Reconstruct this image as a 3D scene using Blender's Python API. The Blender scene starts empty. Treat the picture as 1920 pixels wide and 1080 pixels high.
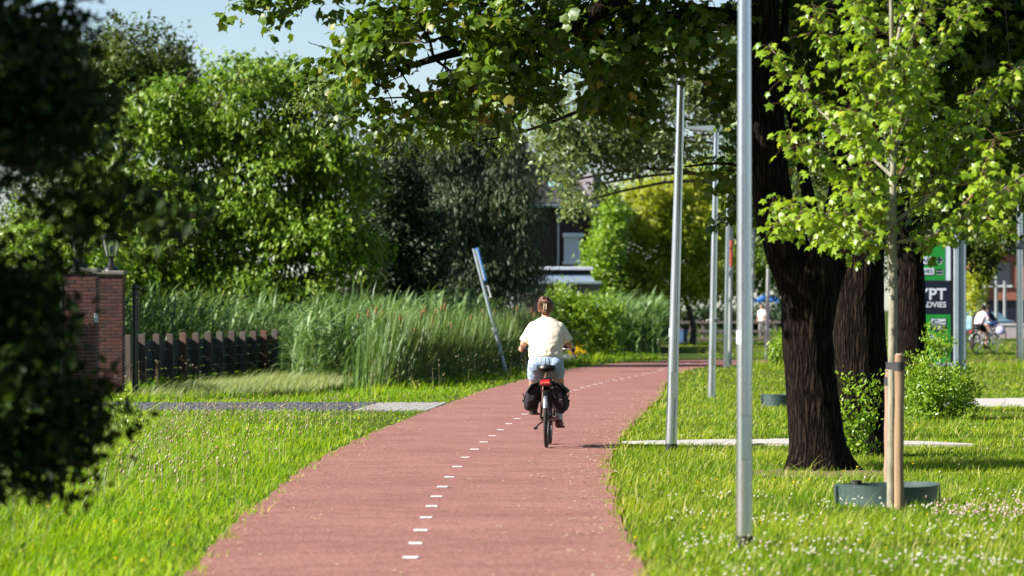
import bpy, bmesh, math, random
import numpy as np
from mathutils import Vector, Matrix, noise
from mathutils.bvhtree import BVHTree

# ------------------------------------------------------------------ camera, sky, sun, exposure
F, H, YH, CX = 7200.0, 1.63, 577.0, 960.0       # focal length in px of a 1920 px frame, eye height, horizon row
SUN_EL, SUN_AZ = math.radians(33), math.radians(16)   # azimuth: degrees behind a line pointing straight left
scene = bpy.context.scene
col = scene.collection
cam_d = bpy.data.cameras.new('camera')
cam = bpy.data.objects.new('camera', cam_d); col.objects.link(cam)
cam.location = (0, 0, H); cam.rotation_euler = (math.pi / 2, 0, 0)
cam_d.sensor_width = 36; cam_d.lens = F / 1920 * 36
cam_d.shift_y = (YH - 540) / 1920
cam_d.clip_start = 0.5; cam_d.clip_end = 4000
cam_d.dof.use_dof = True; cam_d.dof.focus_distance = 44.5; cam_d.dof.aperture_fstop = 3.4
scene.camera = cam
world = bpy.data.worlds.new('World'); scene.world = world; world.use_nodes = True
wn = world.node_tree; wn.nodes.clear()
sky = wn.nodes.new('ShaderNodeTexSky'); sky.sky_type = 'NISHITA'; sky.sun_disc = False
to_sun = Vector((-math.cos(SUN_AZ) * math.cos(SUN_EL), -math.sin(SUN_AZ) * math.cos(SUN_EL), math.sin(SUN_EL)))
sky.sun_elevation = SUN_EL; sky.sun_rotation = math.atan2(to_sun.x, to_sun.y)
sky.air_density = 0.72; sky.dust_density = 0.35; sky.ozone_density = 0.8
bg = wn.nodes.new('ShaderNodeBackground'); bg.inputs['Strength'].default_value = 0.062
wo = wn.nodes.new('ShaderNodeOutputWorld')
wn.links.new(sky.outputs[0], bg.inputs[0]); wn.links.new(bg.outputs[0], wo.inputs[0])
sun_d = bpy.data.lights.new('sun', 'SUN'); sun_d.energy = 5.0; sun_d.angle = math.radians(0.53); sun_d.color = (1.0, 0.95, 0.87)
sun = bpy.data.objects.new('sun', sun_d); col.objects.link(sun)
sun.rotation_euler = to_sun.to_track_quat('Z', 'Y').to_euler()
scene.view_settings.view_transform = 'Standard'; scene.view_settings.look = 'None'
scene.view_settings.exposure = 1.28; scene.view_settings.gamma = 1.0
scene.cycles.max_bounces = 6; scene.cycles.diffuse_bounces = 3; scene.cycles.glossy_bounces = 3
scene.cycles.transmission_bounces = 4; scene.cycles.transparent_max_bounces = 6
scene.cycles.use_denoising = True
scene.cycles.sample_clamp_indirect = 6.0
scene.cycles.caustics_reflective = False; scene.cycles.caustics_refractive = False

# ------------------------------------------------------------------ helpers
def W(px, py, d):           # a point at depth d seen at pixel (px, py)
    return Vector(((px - CX) / F * d, d, H - (py - YH) / F * d))
def G(px, py):              # the ground point seen at that pixel
    d = F * H / (py - YH)
    return Vector(((px - CX) / F * d, d, 0))

def tag(o, label=None, cat=None, group=None, kind=None):
    if label: o['label'] = label
    if cat: o['category'] = cat
    if group: o['group'] = group
    if kind: o['kind'] = kind
    return o
def empty(name, loc=(0, 0, 0), rz=0.0, label=None, cat=None, group=None):
    o = bpy.data.objects.new(name, None); col.objects.link(o)
    o.empty_display_size = 0.2
    o.location = loc; o.rotation_euler = (0, 0, rz)
    return tag(o, label, cat, group)
def link(name, me, m=None, parent=None, loc=(0, 0, 0)):
    o = bpy.data.objects.new(name, me); col.objects.link(o)
    if m is not None and len(me.materials) == 0: me.materials.append(m)
    o.parent = parent; o.location = loc
    return o
def world_child(name, me, m, root):         # mesh given in world coordinates under an unrotated empty
    return link(name, me, m, root, -root.location)
def np_mesh(name, v, f, tint=None, smooth=True):
    v = np.asarray(v, np.float32); f = np.asarray(f, np.int32)
    k = f.shape[1]; me = bpy.data.meshes.new(name)
    me.vertices.add(len(v)); me.vertices.foreach_set('co', v.ravel())
    me.loops.add(f.size); me.loops.foreach_set('vertex_index', f.ravel())
    me.polygons.add(len(f)); me.polygons.foreach_set('loop_start', np.arange(0, f.size, k, dtype=np.int32))
    if smooth: me.polygons.foreach_set('use_smooth', np.ones(len(f), bool))
    if tint is not None:
        a = me.attributes.new('tint', 'FLOAT', 'POINT'); a.data.foreach_set('value', np.asarray(tint, np.float32))
    me.update(calc_edges=True)
    return me

class MB:
    def __init__(s): s.v = []; s.f = []
    def add(s, v, f):
        n = len(s.v); s.v += [tuple(p) for p in v]; s.f += [tuple(i + n for i in q) for q in f]; return s
    def box(s, c, size, rot=None, bevel=0.0):
        hx, hy, hz = size[0] / 2, size[1] / 2, size[2] / 2
        c = Vector(c)
        if bevel > 0:
            b = min(bevel, hx * .9, hy * .9, hz * .9)
            v = []
            for sx in (-1, 1):
                for sy in (-1, 1):
                    for sz in (-1, 1):
                        v += [Vector((sx * (hx - b), sy * (hy - b), sz * hz)), Vector((sx * (hx - b), sy * hy, sz * (hz - b))), Vector((sx * hx, sy * (hy - b), sz * (hz - b)))]
            bm = bmesh.new()
            for p in v: bm.verts.new(p)
            bmesh.ops.convex_hull(bm, input=bm.verts)
            bm.verts.index_update()
            vv = [q.co.copy() for q in bm.verts]; ff = [[q.index for q in fc.verts] for fc in bm.faces]; bm.free()
        else:
            vv = [Vector((x, y, z)) for x in (-hx, hx) for y in (-hy, hy) for z in (-hz, hz)]
            ff = [(0, 1, 3, 2), (4, 6, 7, 5), (0, 4, 5, 1), (2, 3, 7, 6), (0, 2, 6, 4), (1, 5, 7, 3)]
        if rot is not None: vv = [rot @ p for p in vv]
        return s.add([p + c for p in vv], ff)
    def tube(s, pts, rad, seg=10, cap=True, flat=1.0, closed=False):
        pts = [Vector(p) for p in pts]; n = len(pts)
        if not hasattr(rad, '__len__'): rad = [rad] * n
        u = None; rings = []
        for i in range(n):
            if closed: t = pts[(i + 1) % n] - pts[i - 1]
            else: t = pts[min(i + 1, n - 1)] - pts[max(i - 1, 0)]
            t.normalize()
            if u is None: u = t.orthogonal().normalized() if abs(t.x) > .9 else (Vector((1, 0, 0)) - t * t.x).normalized()
            u = (u - t * u.dot(t)).normalized(); w = t.cross(u)
            rings.append([pts[i] + (u * math.cos(2 * math.pi * k / seg) + w * math.sin(2 * math.pi * k / seg) * flat) * rad[i] for k in range(seg)])
        v = [p for r in rings for p in r]; f = []
        for i in range(n if closed else n - 1):
            j = (i + 1) % n
            for k in range(seg):
                f.append((i * seg + k, i * seg + (k + 1) % seg, j * seg + (k + 1) % seg, j * seg + k))
        if cap and not closed:
            f.append(tuple(range(seg))[::-1]); f.append(tuple((n - 1) * seg + k for k in range(seg)))
        return s.add(v, f)
    def capsule(s, a, b, ra, rb, seg=14, flat=1.0):
        a, b = Vector(a), Vector(b); t = (b - a).normalized(); P = []; R = []
        for q in (-1, -.92, -.7, -.38): P.append(a + t * ra * q); R.append(ra * math.sqrt(max(1 - q * q, .01)))
        P += [a, b]; R += [ra, rb]
        for q in (.38, .7, .92, 1): P.append(b + t * rb * q); R.append(rb * math.sqrt(max(1 - q * q, .01)))
        return s.tube(P, R, seg, flat=flat)
    def ellipsoid(s, c, r, rot=None, seg=16, rings=10):
        c = Vector(c); v = []; f = []
        for i in range(1, rings):
            a = math.pi * i / rings
            for k in range(seg):
                p = Vector((r[0] * math.sin(a) * math.cos(2 * math.pi * k / seg), r[1] * math.sin(a) * math.sin(2 * math.pi * k / seg), r[2] * math.cos(a)))
                v.append((rot @ p if rot is not None else p) + c)
        for i in range(rings - 2):
            for k in range(seg): f.append((i * seg + k, (i + 1) * seg + k, (i + 1) * seg + (k + 1) % seg, i * seg + (k + 1) % seg))
        n = len(v)
        for q, sg in ((Vector((0, 0, r[2])), 0), (Vector((0, 0, -r[2])), 1)): v.append((rot @ q if rot is not None else q) + c)
        for k in range(seg):
            f.append((n, k, (k + 1) % seg)); b = (rings - 2) * seg; f.append((n + 1, b + (k + 1) % seg, b + k))
        return s.add(v, f)
    def rings(s, spec, seg=28):        # spec: (centre, rx, ry) horizontal-ish ellipses, capped
        v = []; f = []; n = len(spec)
        for c, rx, ry in spec:
            c = Vector(c)
            for k in range(seg): v.append(c + Vector((rx * math.cos(2 * math.pi * k / seg), ry * math.sin(2 * math.pi * k / seg), 0)))
        for i in range(n - 1):
            for k in range(seg): f.append((i * seg + k, i * seg + (k + 1) % seg, (i + 1) * seg + (k + 1) % seg, (i + 1) * seg + k))
        f.append(tuple(range(seg))[::-1]); f.append(tuple((n - 1) * seg + k for k in range(seg)))
        return s.add(v, f)
    def prism(s, poly, y0, y1):        # polygon in XZ extruded along Y
        n = len(poly); v = [(p[0], y0, p[1]) for p in poly] + [(p[0], y1, p[1]) for p in poly]
        f = [tuple(range(n)), tuple(range(n, 2 * n))[::-1]] + [(i, i + n, (i + 1) % n + n, (i + 1) % n) for i in range(n)]
        return s.add(v, f)
    def mesh(s, name, smooth=False, angle=None):
        me = bpy.data.meshes.new(name); me.from_pydata(s.v, [], s.f)
        bm = bmesh.new(); bm.from_mesh(me); bmesh.ops.recalc_face_normals(bm, faces=bm.faces)
        if smooth:
            lim = math.radians(angle or 40)
            for fc in bm.faces: fc.smooth = True
            for e in bm.edges:
                if len(e.link_faces) == 2 and e.calc_face_angle(0) > lim: e.smooth = False
        bm.to_mesh(me); bm.free()
        return me
    def build(s, name, m, parent=None, smooth=False, loc=(0, 0, 0), world=False):
        me = s.mesh(name, smooth)
        return world_child(name, me, m, parent) if world else link(name, me, m, parent, loc)

# ------------------------------------------------------------------ materials
def ramp(nt, stops):
    r = nt.nodes.new('ShaderNodeValToRGB'); el = r.color_ramp.elements
    while len(el) < len(stops): el.new(0.5)
    for e, (p, c) in zip(el, stops): e.position = p; e.color = (*c, 1)
    return r
def mat(name, c1, c2=None, rough=0.6, metal=0.0, scale=8.0, detail=5.0, stretch=(1, 1, 1), bump=0.0, bscale=None, spec=0.4, emit=None, coord='Object', dist=0.02):
    m = bpy.data.materials.new(name); m.use_nodes = True; nt = m.node_tree
    b = nt.nodes['Principled BSDF']; b.inputs['Roughness'].default_value = rough; b.inputs['Metallic'].default_value = metal
    b.inputs['Specular IOR Level'].default_value = spec
    c2 = c2 or tuple(x * 0.8 for x in c1)
    tc = nt.nodes.new('ShaderNodeTexCoord'); mp = nt.nodes.new('ShaderNodeMapping'); mp.inputs['Scale'].default_value = stretch
    nt.links.new(tc.outputs[coord], mp.inputs[0])
    nz = nt.nodes.new('ShaderNodeTexNoise'); nz.inputs['Scale'].default_value = scale; nz.inputs['Detail'].default_value = detail
    nt.links.new(mp.outputs[0], nz.inputs['Vector'])
    r = ramp(nt, [(0.32, c1), (0.68, c2)]); nt.links.new(nz.outputs['Fac'], r.inputs[0]); nt.links.new(r.outputs[0], b.inputs['Base Color'])
    if bump:
        n2 = nt.nodes.new('ShaderNodeTexNoise'); n2.inputs['Scale'].default_value = bscale or scale * 3; n2.inputs['Detail'].default_value = 6
        nt.links.new(mp.outputs[0], n2.inputs['Vector'])
        bp = nt.nodes.new('ShaderNodeBump'); bp.inputs['Strength'].default_value = bump; bp.inputs['Distance'].default_value = dist
        nt.links.new(n2.outputs['Fac'], bp.inputs['Height']); nt.links.new(bp.outputs[0], b.inputs['Normal'])
    if emit:
        b.inputs['Emission Color'].default_value = (*emit[0], 1); b.inputs['Emission Strength'].default_value = emit[1]
    return m
def leafmat(name, ca, cb, trans=0.38, rough=0.42, cc=None, tr_gain=1.35, spec=0.45, patch=None):
    m = bpy.data.materials.new(name); m.use_nodes = True; nt = m.node_tree
    b = nt.nodes['Principled BSDF']; out = nt.nodes['Material Output']
    at = nt.nodes.new('ShaderNodeAttribute'); at.attribute_name = 'tint'
    stops = [(0.0, ca), (0.75, cb)] + ([(1.0, cc)] if cc else [])
    r = ramp(nt, stops); nt.links.new(at.outputs['Fac'], r.inputs[0])
    colr = r.outputs[0]
    if patch:       # broad growth differences over the ground
        tc = nt.nodes.new('ShaderNodeTexCoord'); nz = nt.nodes.new('ShaderNodeTexNoise'); nz.inputs['Scale'].default_value = patch[0]; nz.inputs['Detail'].default_value = 4
        nt.links.new(tc.outputs['Object'], nz.inputs['Vector'])
        mr = ramp(nt, [(0.36, (1, 1, 1)), (0.66, patch[1])]); nt.links.new(nz.outputs['Fac'], mr.inputs[0])
        mu = nt.nodes.new('ShaderNodeMix'); mu.data_type = 'RGBA'; mu.blend_type = 'MULTIPLY'; mu.inputs[0].default_value = 1
        nt.links.new(colr, mu.inputs[6]); nt.links.new(mr.outputs[0], mu.inputs[7]); colr = mu.outputs[2]
    nt.links.new(colr, b.inputs['Base Color'])
    b.inputs['Roughness'].default_value = rough; b.inputs['Specular IOR Level'].default_value = spec
    tr = nt.nodes.new('ShaderNodeBsdfTranslucent')
    mg = nt.nodes.new('ShaderNodeMix'); mg.data_type = 'RGBA'; mg.blend_type = 'MULTIPLY'; mg.inputs[0].default_value = 1
    nt.links.new(colr, mg.inputs[6]); mg.inputs[7].default_value = (tr_gain * 1.15, tr_gain * 1.1, tr_gain * 0.55, 1)
    nt.links.new(mg.outputs[2], tr.inputs[0])
    mx = nt.nodes.new('ShaderNodeMixShader'); mx.inputs[0].default_value = trans
    nt.links.new(b.outputs[0], mx.inputs[1]); nt.links.new(tr.outputs[0], mx.inputs[2]); nt.links.new(mx.outputs[0], out.inputs[0])
    return m

M = {}
M['grass'] = leafmat('grass_blades', (0.09, 0.22, 0.004), (0.29, 0.43, 0.011), 0.47, 0.55, (0.50, 0.50, 0.17), 1.4, spec=0.22, patch=(0.5, (1.05, 1.0, 0.5)))
M['lawn'] = leafmat('lawn_blades', (0.10, 0.21, 0.005), (0.29, 0.40, 0.014), 0.46, 0.55, (0.52, 0.50, 0.21), 1.4, spec=0.22, patch=(0.45, (1.15, 1.0, 0.9)))
M['tallgrass'] = leafmat('pale_bank_grass', (0.15, 0.22, 0.05), (0.32, 0.38, 0.14), 0.4, 0.5, (0.5, 0.48, 0.26), 1.2)
M['reed'] = leafmat('reed_leaves', (0.05, 0.11, 0.025), (0.16, 0.26, 0.08), 0.3, 0.42, (0.30, 0.40, 0.19), 1.2, spec=0.4)
M['cattail'] = leafmat('cattail_leaves', (0.035, 0.085, 0.015), (0.12, 0.20, 0.045), 0.25, 0.45, (0.28, 0.33, 0.13), 1.2, spec=0.25)
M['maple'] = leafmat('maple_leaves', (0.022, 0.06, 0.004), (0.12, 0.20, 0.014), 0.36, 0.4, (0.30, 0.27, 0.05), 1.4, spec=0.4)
M['sapling'] = leafmat('sapling_leaves', (0.13, 0.24, 0.008), (0.30, 0.42, 0.025), 0.42, 0.36, (0.44, 0.42, 0.05), 1.3, spec=0.55)
M['elm'] = leafmat('elm_leaves', (0.05, 0.10, 0.015), (0.14, 0.21, 0.035), 0.35, 0.38, (0.22, 0.26, 0.05), 1.3, spec=0.5)
M['bright'] = leafmat('bright_tree_leaves', (0.035, 0.095, 0.004), (0.17, 0.28, 0.016), 0.3, 0.42, (0.36, 0.42, 0.09), 1.3, spec=0.32)
M['olive'] = leafmat('olive_tree_leaves', (0.022, 0.045, 0.006), (0.075, 0.115, 0.014), 0.3, 0.45, (0.15, 0.17, 0.03), 1.2, spec=0.25)
M['dark'] = leafmat('dark_evergreen_leaves', (0.012, 0.026, 0.008), (0.035, 0.06, 0.018), 0.15, 0.45, (0.06, 0.10, 0.03), 1.1, spec=0.3)
M['willow'] = leafmat('willow_leaves', (0.028, 0.055, 0.022), (0.09, 0.135, 0.06), 0.28, 0.42, (0.17, 0.22, 0.11), 1.1, spec=0.35)
M['thin'] = leafmat('thin_tree_leaves', (0.08, 0.13, 0.035), (0.19, 0.25, 0.07), 0.35, 0.4, (0.30, 0.32, 0.12), 1.2, spec=0.5)
M['yellowgreen'] = leafmat('yellow_green_leaves', (0.17, 0.24, 0.008), (0.40, 0.44, 0.03), 0.42, 0.45, (0.48, 0.44, 0.06), 1.3)
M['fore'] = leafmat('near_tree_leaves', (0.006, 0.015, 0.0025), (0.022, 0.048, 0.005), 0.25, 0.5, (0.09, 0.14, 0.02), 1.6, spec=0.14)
M['shrub'] = leafmat('shrub_leaves', (0.08, 0.18, 0.006), (0.24, 0.37, 0.022), 0.36, 0.36, (0.38, 0.45, 0.08), 1.3, spec=0.5)
M['rust'] = leafmat('rusty_shrub_leaves', (0.12, 0.12, 0.02), (0.28, 0.20, 0.04), 0.35, 0.45, (0.36, 0.16, 0.05), 1.2)
def barkmat(name, dark, mid, pale, sc):
    m = bpy.data.materials.new(name); m.use_nodes = True; nt = m.node_tree; b = nt.nodes['Principled BSDF']; b.inputs['Roughness'].default_value = .95; b.inputs['Specular IOR Level'].default_value = .1
    tc = nt.nodes.new('ShaderNodeTexCoord'); mp = nt.nodes.new('ShaderNodeMapping'); mp.inputs['Scale'].default_value = (sc, sc, sc * .13); nt.links.new(tc.outputs['Object'], mp.inputs[0])
    n = nt.nodes.new('ShaderNodeTexNoise'); n.inputs['Scale'].default_value = .8; n.inputs['Detail'].default_value = 5; nt.links.new(mp.outputs[0], n.inputs['Vector'])
    ad = nt.nodes.new('ShaderNodeMix'); ad.data_type = 'RGBA'; ad.blend_type = 'LINEAR_LIGHT'; ad.inputs[0].default_value = .8; nt.links.new(mp.outputs[0], ad.inputs[6]); nt.links.new(n.outputs['Color'], ad.inputs[7])
    v = nt.nodes.new('ShaderNodeTexVoronoi'); v.feature = 'DISTANCE_TO_EDGE'; v.inputs['Scale'].default_value = 1.0; nt.links.new(ad.outputs[2], v.inputs['Vector'])
    n2 = nt.nodes.new('ShaderNodeTexNoise'); n2.inputs['Scale'].default_value = 3.5; n2.inputs['Detail'].default_value = 6; nt.links.new(mp.outputs[0], n2.inputs['Vector'])
    r = ramp(nt, [(0.0, dark), (.16, mid), (.5, pale)]); nt.links.new(v.outputs['Distance'], r.inputs[0])
    r2 = ramp(nt, [(.35, (.45, .45, .45)), (.7, (1.5, 1.45, 1.3))]); nt.links.new(n2.outputs['Fac'], r2.inputs[0])
    mu = nt.nodes.new('ShaderNodeMix'); mu.data_type = 'RGBA'; mu.blend_type = 'MULTIPLY'; mu.inputs[0].default_value = 1; nt.links.new(r.outputs[0], mu.inputs[6]); nt.links.new(r2.outputs[0], mu.inputs[7]); nt.links.new(mu.outputs[2], b.inputs['Base Color'])
    s = nt.nodes.new('ShaderNodeMath'); s.operation = 'MULTIPLY_ADD'; s.inputs[1].default_value = .35; nt.links.new(n2.outputs['Fac'], s.inputs[0]); nt.links.new(v.outputs['Distance'], s.inputs[2])
    bp = nt.nodes.new('ShaderNodeBump'); bp.inputs['Strength'].default_value = 1.0; bp.inputs['Distance'].default_value = .06; nt.links.new(s.outputs[0], bp.inputs['Height']); nt.links.new(bp.outputs[0], b.inputs['Normal'])
    return m
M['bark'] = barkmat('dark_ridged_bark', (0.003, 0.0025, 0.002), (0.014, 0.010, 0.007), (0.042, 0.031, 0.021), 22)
M['bark2'] = mat('grey_brown_bark', (0.06, 0.05, 0.038), (0.14, 0.115, 0.085), 0.9, scale=9, stretch=(1, 1, 0.25), bump=0.7, bscale=18, spec=0.15, dist=0.03)
M['bark_pale'] = mat('pale_smooth_bark', (0.30, 0.28, 0.21), (0.19, 0.18, 0.12), 0.75, scale=18, stretch=(1, 1, 0.4), bump=0.3, spec=0.2)
M['twig'] = mat('brown_twigs', (0.10, 0.075, 0.045), (0.16, 0.12, 0.07), 0.8, spec=0.2)
M['redtwig'] = mat('reddish_twigs', (0.16, 0.075, 0.045), (0.22, 0.15, 0.09), 0.7, spec=0.3)
M['soil'] = mat('lawn_soil', (0.03, 0.055, 0.005), (0.06, 0.08, 0.010), 0.95, scale=2.2, detail=8, bump=0.4, bscale=30, spec=0.1)
M['steel'] = mat('galvanised_steel', (0.62, 0.64, 0.67), (0.50, 0.52, 0.55), 0.27, 1.0, scale=5, stretch=(1, 1, 0.2), bump=0.05, bscale=60)
M['steel_dull'] = mat('weathered_zinc', (0.40, 0.42, 0.42), (0.30, 0.31, 0.30), 0.5, 0.7, scale=7, stretch=(1, 1, 0.3), bump=0.08, bscale=60)
M['greypaint'] = mat('grey_painted_metal', (0.36, 0.42, 0.45), (0.30, 0.36, 0.39), 0.45, 0.2, scale=4)
M['black'] = mat('black_paint', (0.008, 0.008, 0.009), (0.014, 0.014, 0.014), 0.4, scale=12)
M['rubber'] = mat('black_rubber', (0.012, 0.012, 0.013), (0.022, 0.021, 0.02), 0.75, scale=30)
M['white_paint'] = mat('white_road_paint', (0.80, 0.79, 0.76), (0.62, 0.60, 0.57), 0.7, scale=26, detail=8)
M['white'] = mat('white_painted_wood', (0.78, 0.80, 0.82), (0.70, 0.72, 0.75), 0.5, scale=3)
# ------------------------------------------------------------------ lie of the land
def smooth01(t): t = np.clip(t, 0, 1); return t * t * (3 - 2 * t)
BANK_D = [0, 20, 35, 45, 55, 59, 71, 73, 81, 93, 104, 123, 141, 175, 260]
BANK_X = [-4.1, -4.1, -4.25, -4.7, -5.4, -5.8, -3.4, -2.95, -1.95, -0.5, 0.6, 2.3, 4.6, 6.0, 9.0]
LEFT_D = [0, 59, 71, 79, 95, 100, 130, 260]
LEFT_X = [-8.6, -8.9, -7.9, -7.2, -5.4, -9.5, -9.5, -6.0]
def bank_x(d): return np.interp(d, BANK_D, BANK_X)
def left_x(d): return np.interp(d, LEFT_D, LEFT_X)
def ground_z(x, d):
    x = np.asarray(x, float); d = np.asarray(d, float)
    s = bank_x(d) - x; s2 = x - left_x(d)
    depth = smooth01(s / 1.0) * smooth01(s2 / 0.9)
    culvert = smooth01((d - 57.5) / 1.2) * (1 - smooth01((d - 70.2) / 1.2))
    far = 1 - smooth01((d - 170) / 20)
    return -0.85 * depth * (1 - culvert) * far
def axis(*segs):
    a = np.concatenate([np.arange(s, e, st) for s, e, st in segs]); return a
gx = axis((-1500, -200, 260), (-200, -30, 34), (-30, -11, 3), (-11, 11, 0.4), (11, 40, 3), (40, 200, 32), (200, 1600, 280))
gy = axis((-60, 0, 20), (0, 20, 5), (20, 130, 0.8), (130, 260, 6), (260, 500, 60), (500, 2600, 300))
GX, GY = np.meshgrid(gx, gy); GZ = ground_z(GX, GY)
nx, ny = len(gx), len(gy); idx = np.arange(nx * ny).reshape(ny, nx)
gf = np.stack([idx[:-1, :-1], idx[:-1, 1:], idx[1:, 1:], idx[1:, :-1]], -1).reshape(-1, 4)
ground = link('ground', np_mesh('ground', np.stack([GX, GY, GZ], -1).reshape(-1, 3), gf), M['soil'])
tag(ground, 'grassy ground reaching from the cycle path to the far trees', kind='structure')

m = mat('ditch_water', (0.02, 0.028, 0.012), (0.045, 0.06, 0.018), 0.12, scale=3, spec=0.5, bump=0.05, bscale=6)
wv = []; wf = []
for a, b in ((5, 58.4), (70.6, 168)):
    n = len(wv); ds = np.linspace(a, b, 24)
    for d in ds: wv += [(float(left_x(d)), d, -0.42), (float(bank_x(d)), d, -0.42)]
    for i in range(len(ds) - 1): wf.append((n + 2 * i, n + 2 * i + 1, n + 2 * i + 3, n + 2 * i + 2))
wo_ = link('water', np_mesh('water', wv, wf), m); tag(wo_, 'still dark water lying in the ditch', kind='structure')

# ------------------------------------------------------------------ red cycle path
LE = [(235, 1180), (350, 1080), (430, 990), (495, 938), (560, 885), (630, 846), (700, 812), (762, 788), (820, 766), (900, 735), (985, 712), (1060, 694), (1130, 684), (1200, 679.3), (1290, 676)]
RE = [(1250, 1180), (1213, 1080), (1180, 1005), (1157, 940), (1144, 885), (1152, 842), (1183, 803), (1213, 772), (1240, 745), (1250, 718), (1268, 702), (1305, 692), (1345, 686)]
def resample(P, n):
    P = np.array([(p.x, p.y) for p in P]); s = np.concatenate([[0], np.cumsum(np.hypot(*np.diff(P, axis=0).T))])
    t = np.linspace(0, s[-1], n); q = np.stack([np.interp(t, s, P[:, 0]), np.interp(t, s, P[:, 1])], 1)
    for _ in range(6): q[1:-1] = (q[:-2] + 2 * q[1:-1] + q[2:]) / 4
    return q
near_l = Vector((-1.75, 8, 0)); near_r = Vector((1.1, 8, 0))
LW = [near_l] + [G(*p) for p in LE] + [Vector((7.5, 119.3, 0)), Vector((14, 119, 0)), Vector((40, 116, 0))]
RW = [near_r] + [G(*p) for p in RE] + [Vector((8, 109.5, 0)), Vector((14, 110.5, 0)), Vector((40, 107, 0))]
PL, PR = resample(LW, 260), resample(RW, 260)
rng = np.random.default_rng(3)
def edge_noise(P, amp):
    t = np.arange(len(P)); return amp * (np.sin(t * 0.9) * 0.4 + np.sin(t * 2.3 + 1) * 0.35 + rng.normal(0, .4, len(P)))
PLn = PL.copy(); PLn[:, 0] += edge_noise(PL, .045); PRn = PR.copy(); PRn[:, 0] += edge_noise(PR, .045)
pv = []; pf = []; NC = 5
for i in range(260):
    for k in range(NC + 1):
        t = k / NC; x, y = PLn[i] * (1 - t) + PRn[i] * t; pv.append((x, y, 0.018))
for i in range(259):
    for k in range(NC): a = i * (NC + 1) + k; pf.append((a, a + 1, a + NC + 2, a + NC + 1))
m = bpy.data.materials.new('red_asphalt'); m.use_nodes = True; nt = m.node_tree; b = nt.nodes['Principled BSDF']
b.inputs['Roughness'].default_value = 0.85; b.inputs['Specular IOR Level'].default_value = 0.3
tc = nt.nodes.new('ShaderNodeTexCoord')
def nz(scale, detail=4, vec=None):
    n = nt.nodes.new('ShaderNodeTexNoise'); n.inputs['Scale'].default_value = scale; n.inputs['Detail'].default_value = detail
    nt.links.new(vec or tc.outputs['Object'], n.inputs['Vector']); return n
def mixc(kind, a, bb, fac):
    x = nt.nodes.new('ShaderNodeMix'); x.data_type = 'RGBA'; x.blend_type = kind
    if hasattr(fac, 'links'): nt.links.new(fac, x.inputs[0])
    else: x.inputs[0].default_value = fac
    nt.links.new(a, x.inputs[6])
    if hasattr(bb, 'links'): nt.links.new(bb, x.inputs[7])
    else: x.inputs[7].default_value = (*bb, 1)
    return x.outputs[2]
base = ramp(nt, [(0.3, (0.238, 0.103, 0.081)), (0.7, (0.292, 0.134, 0.106))]); nt.links.new(nz(0.55, 6).outputs['Fac'], base.inputs[0])
grain = ramp(nt, [(0.33, (0.5, 0.48, 0.48)), (0.5, (1, 1, 1)), (0.68, (1.55, 1.6, 1.65))]); nt.links.new(nz(42, 6).outputs['Fac'], grain.inputs[0])
c = mixc('MULTIPLY', base.outputs[0], grain.outputs[0], 1.0)
mp = nt.nodes.new('ShaderNodeMapping'); mp.inputs['Scale'].default_value = (0.25, 0.5, 1); nt.links.new(tc.outputs['Object'], mp.inputs[0])
band = ramp(nt, [(0.42, (1, 1, 1)), (0.5, (0.86, 0.82, 0.82)), (0.56, (1, 1, 1)), (0.7, (1.08, 1.05, 1.0))]); nt.links.new(nz(1.0, 7, mp.outputs[0]).outputs['Fac'], band.inputs[0])
c = mixc('MULTIPLY', c, band.outputs[0], 0.3)
mott = ramp(nt, [(0.3, (0.80, 0.77, 0.76)), (0.5, (1, 1, 1)), (0.72, (1.1, 1.1, 1.1))]); nt.links.new(nz(2.6, 8).outputs['Fac'], mott.inputs[0]); c = mixc('MULTIPLY', c, mott.outputs[0], 0.8)
dust = ramp(nt, [(0.735, (0, 0, 0)), (0.80, (1, 1, 1))]); nt.links.new(nz(22, 5).outputs['Fac'], dust.inputs[0])
c = mixc('MIX', c, (0.42, 0.33, 0.25), dust.outputs[0])
nt.links.new(c, b.inputs['Base Color'])
bp = nt.nodes.new('ShaderNodeBump'); bp.inputs['Strength'].default_value = 0.5; bp.inputs['Distance'].default_value = 0.006
nt.links.new(nz(120, 3).outputs['Fac'], bp.inputs['Height']); nt.links.new(bp.outputs[0], b.inputs['Normal'])
path = link('cycle_path', np_mesh('cycle_path', pv, pf), m)
tag(path, 'red asphalt cycle path curving away to the right', kind='structure')
DASH = [(567, 1003), (592, 930), (617, 863), (645, 798), (673, 740), (699, 690), (729, 640), (763, 590), (802, 537), (845, 489), (890, 448), (937, 411), (982, 379), (1023, 348), (1064, 317), (1106, 291), (1145, 268)]
DASH = [(560 + x / 2.7, 680 + y / 2.7) for x, y in DASH] + [(1000, 772), (1020, 764.5), (1040, 757), (1056, 748), (1068, 736.5), (1079, 733), (1092, 729), (1104, 726), (1116, 722.5), (1127, 720), (1139, 717.3), (1152, 714.8), (1166, 712), (1180, 709.5), (1193, 706.5), (1206, 703.5), (1216, 701), (1226, 698.6), (1236, 696.3), (1243, 694.3), (1276, 686), (1291, 683)]
dm = None
pts = [G(*p) for p in DASH]
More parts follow.
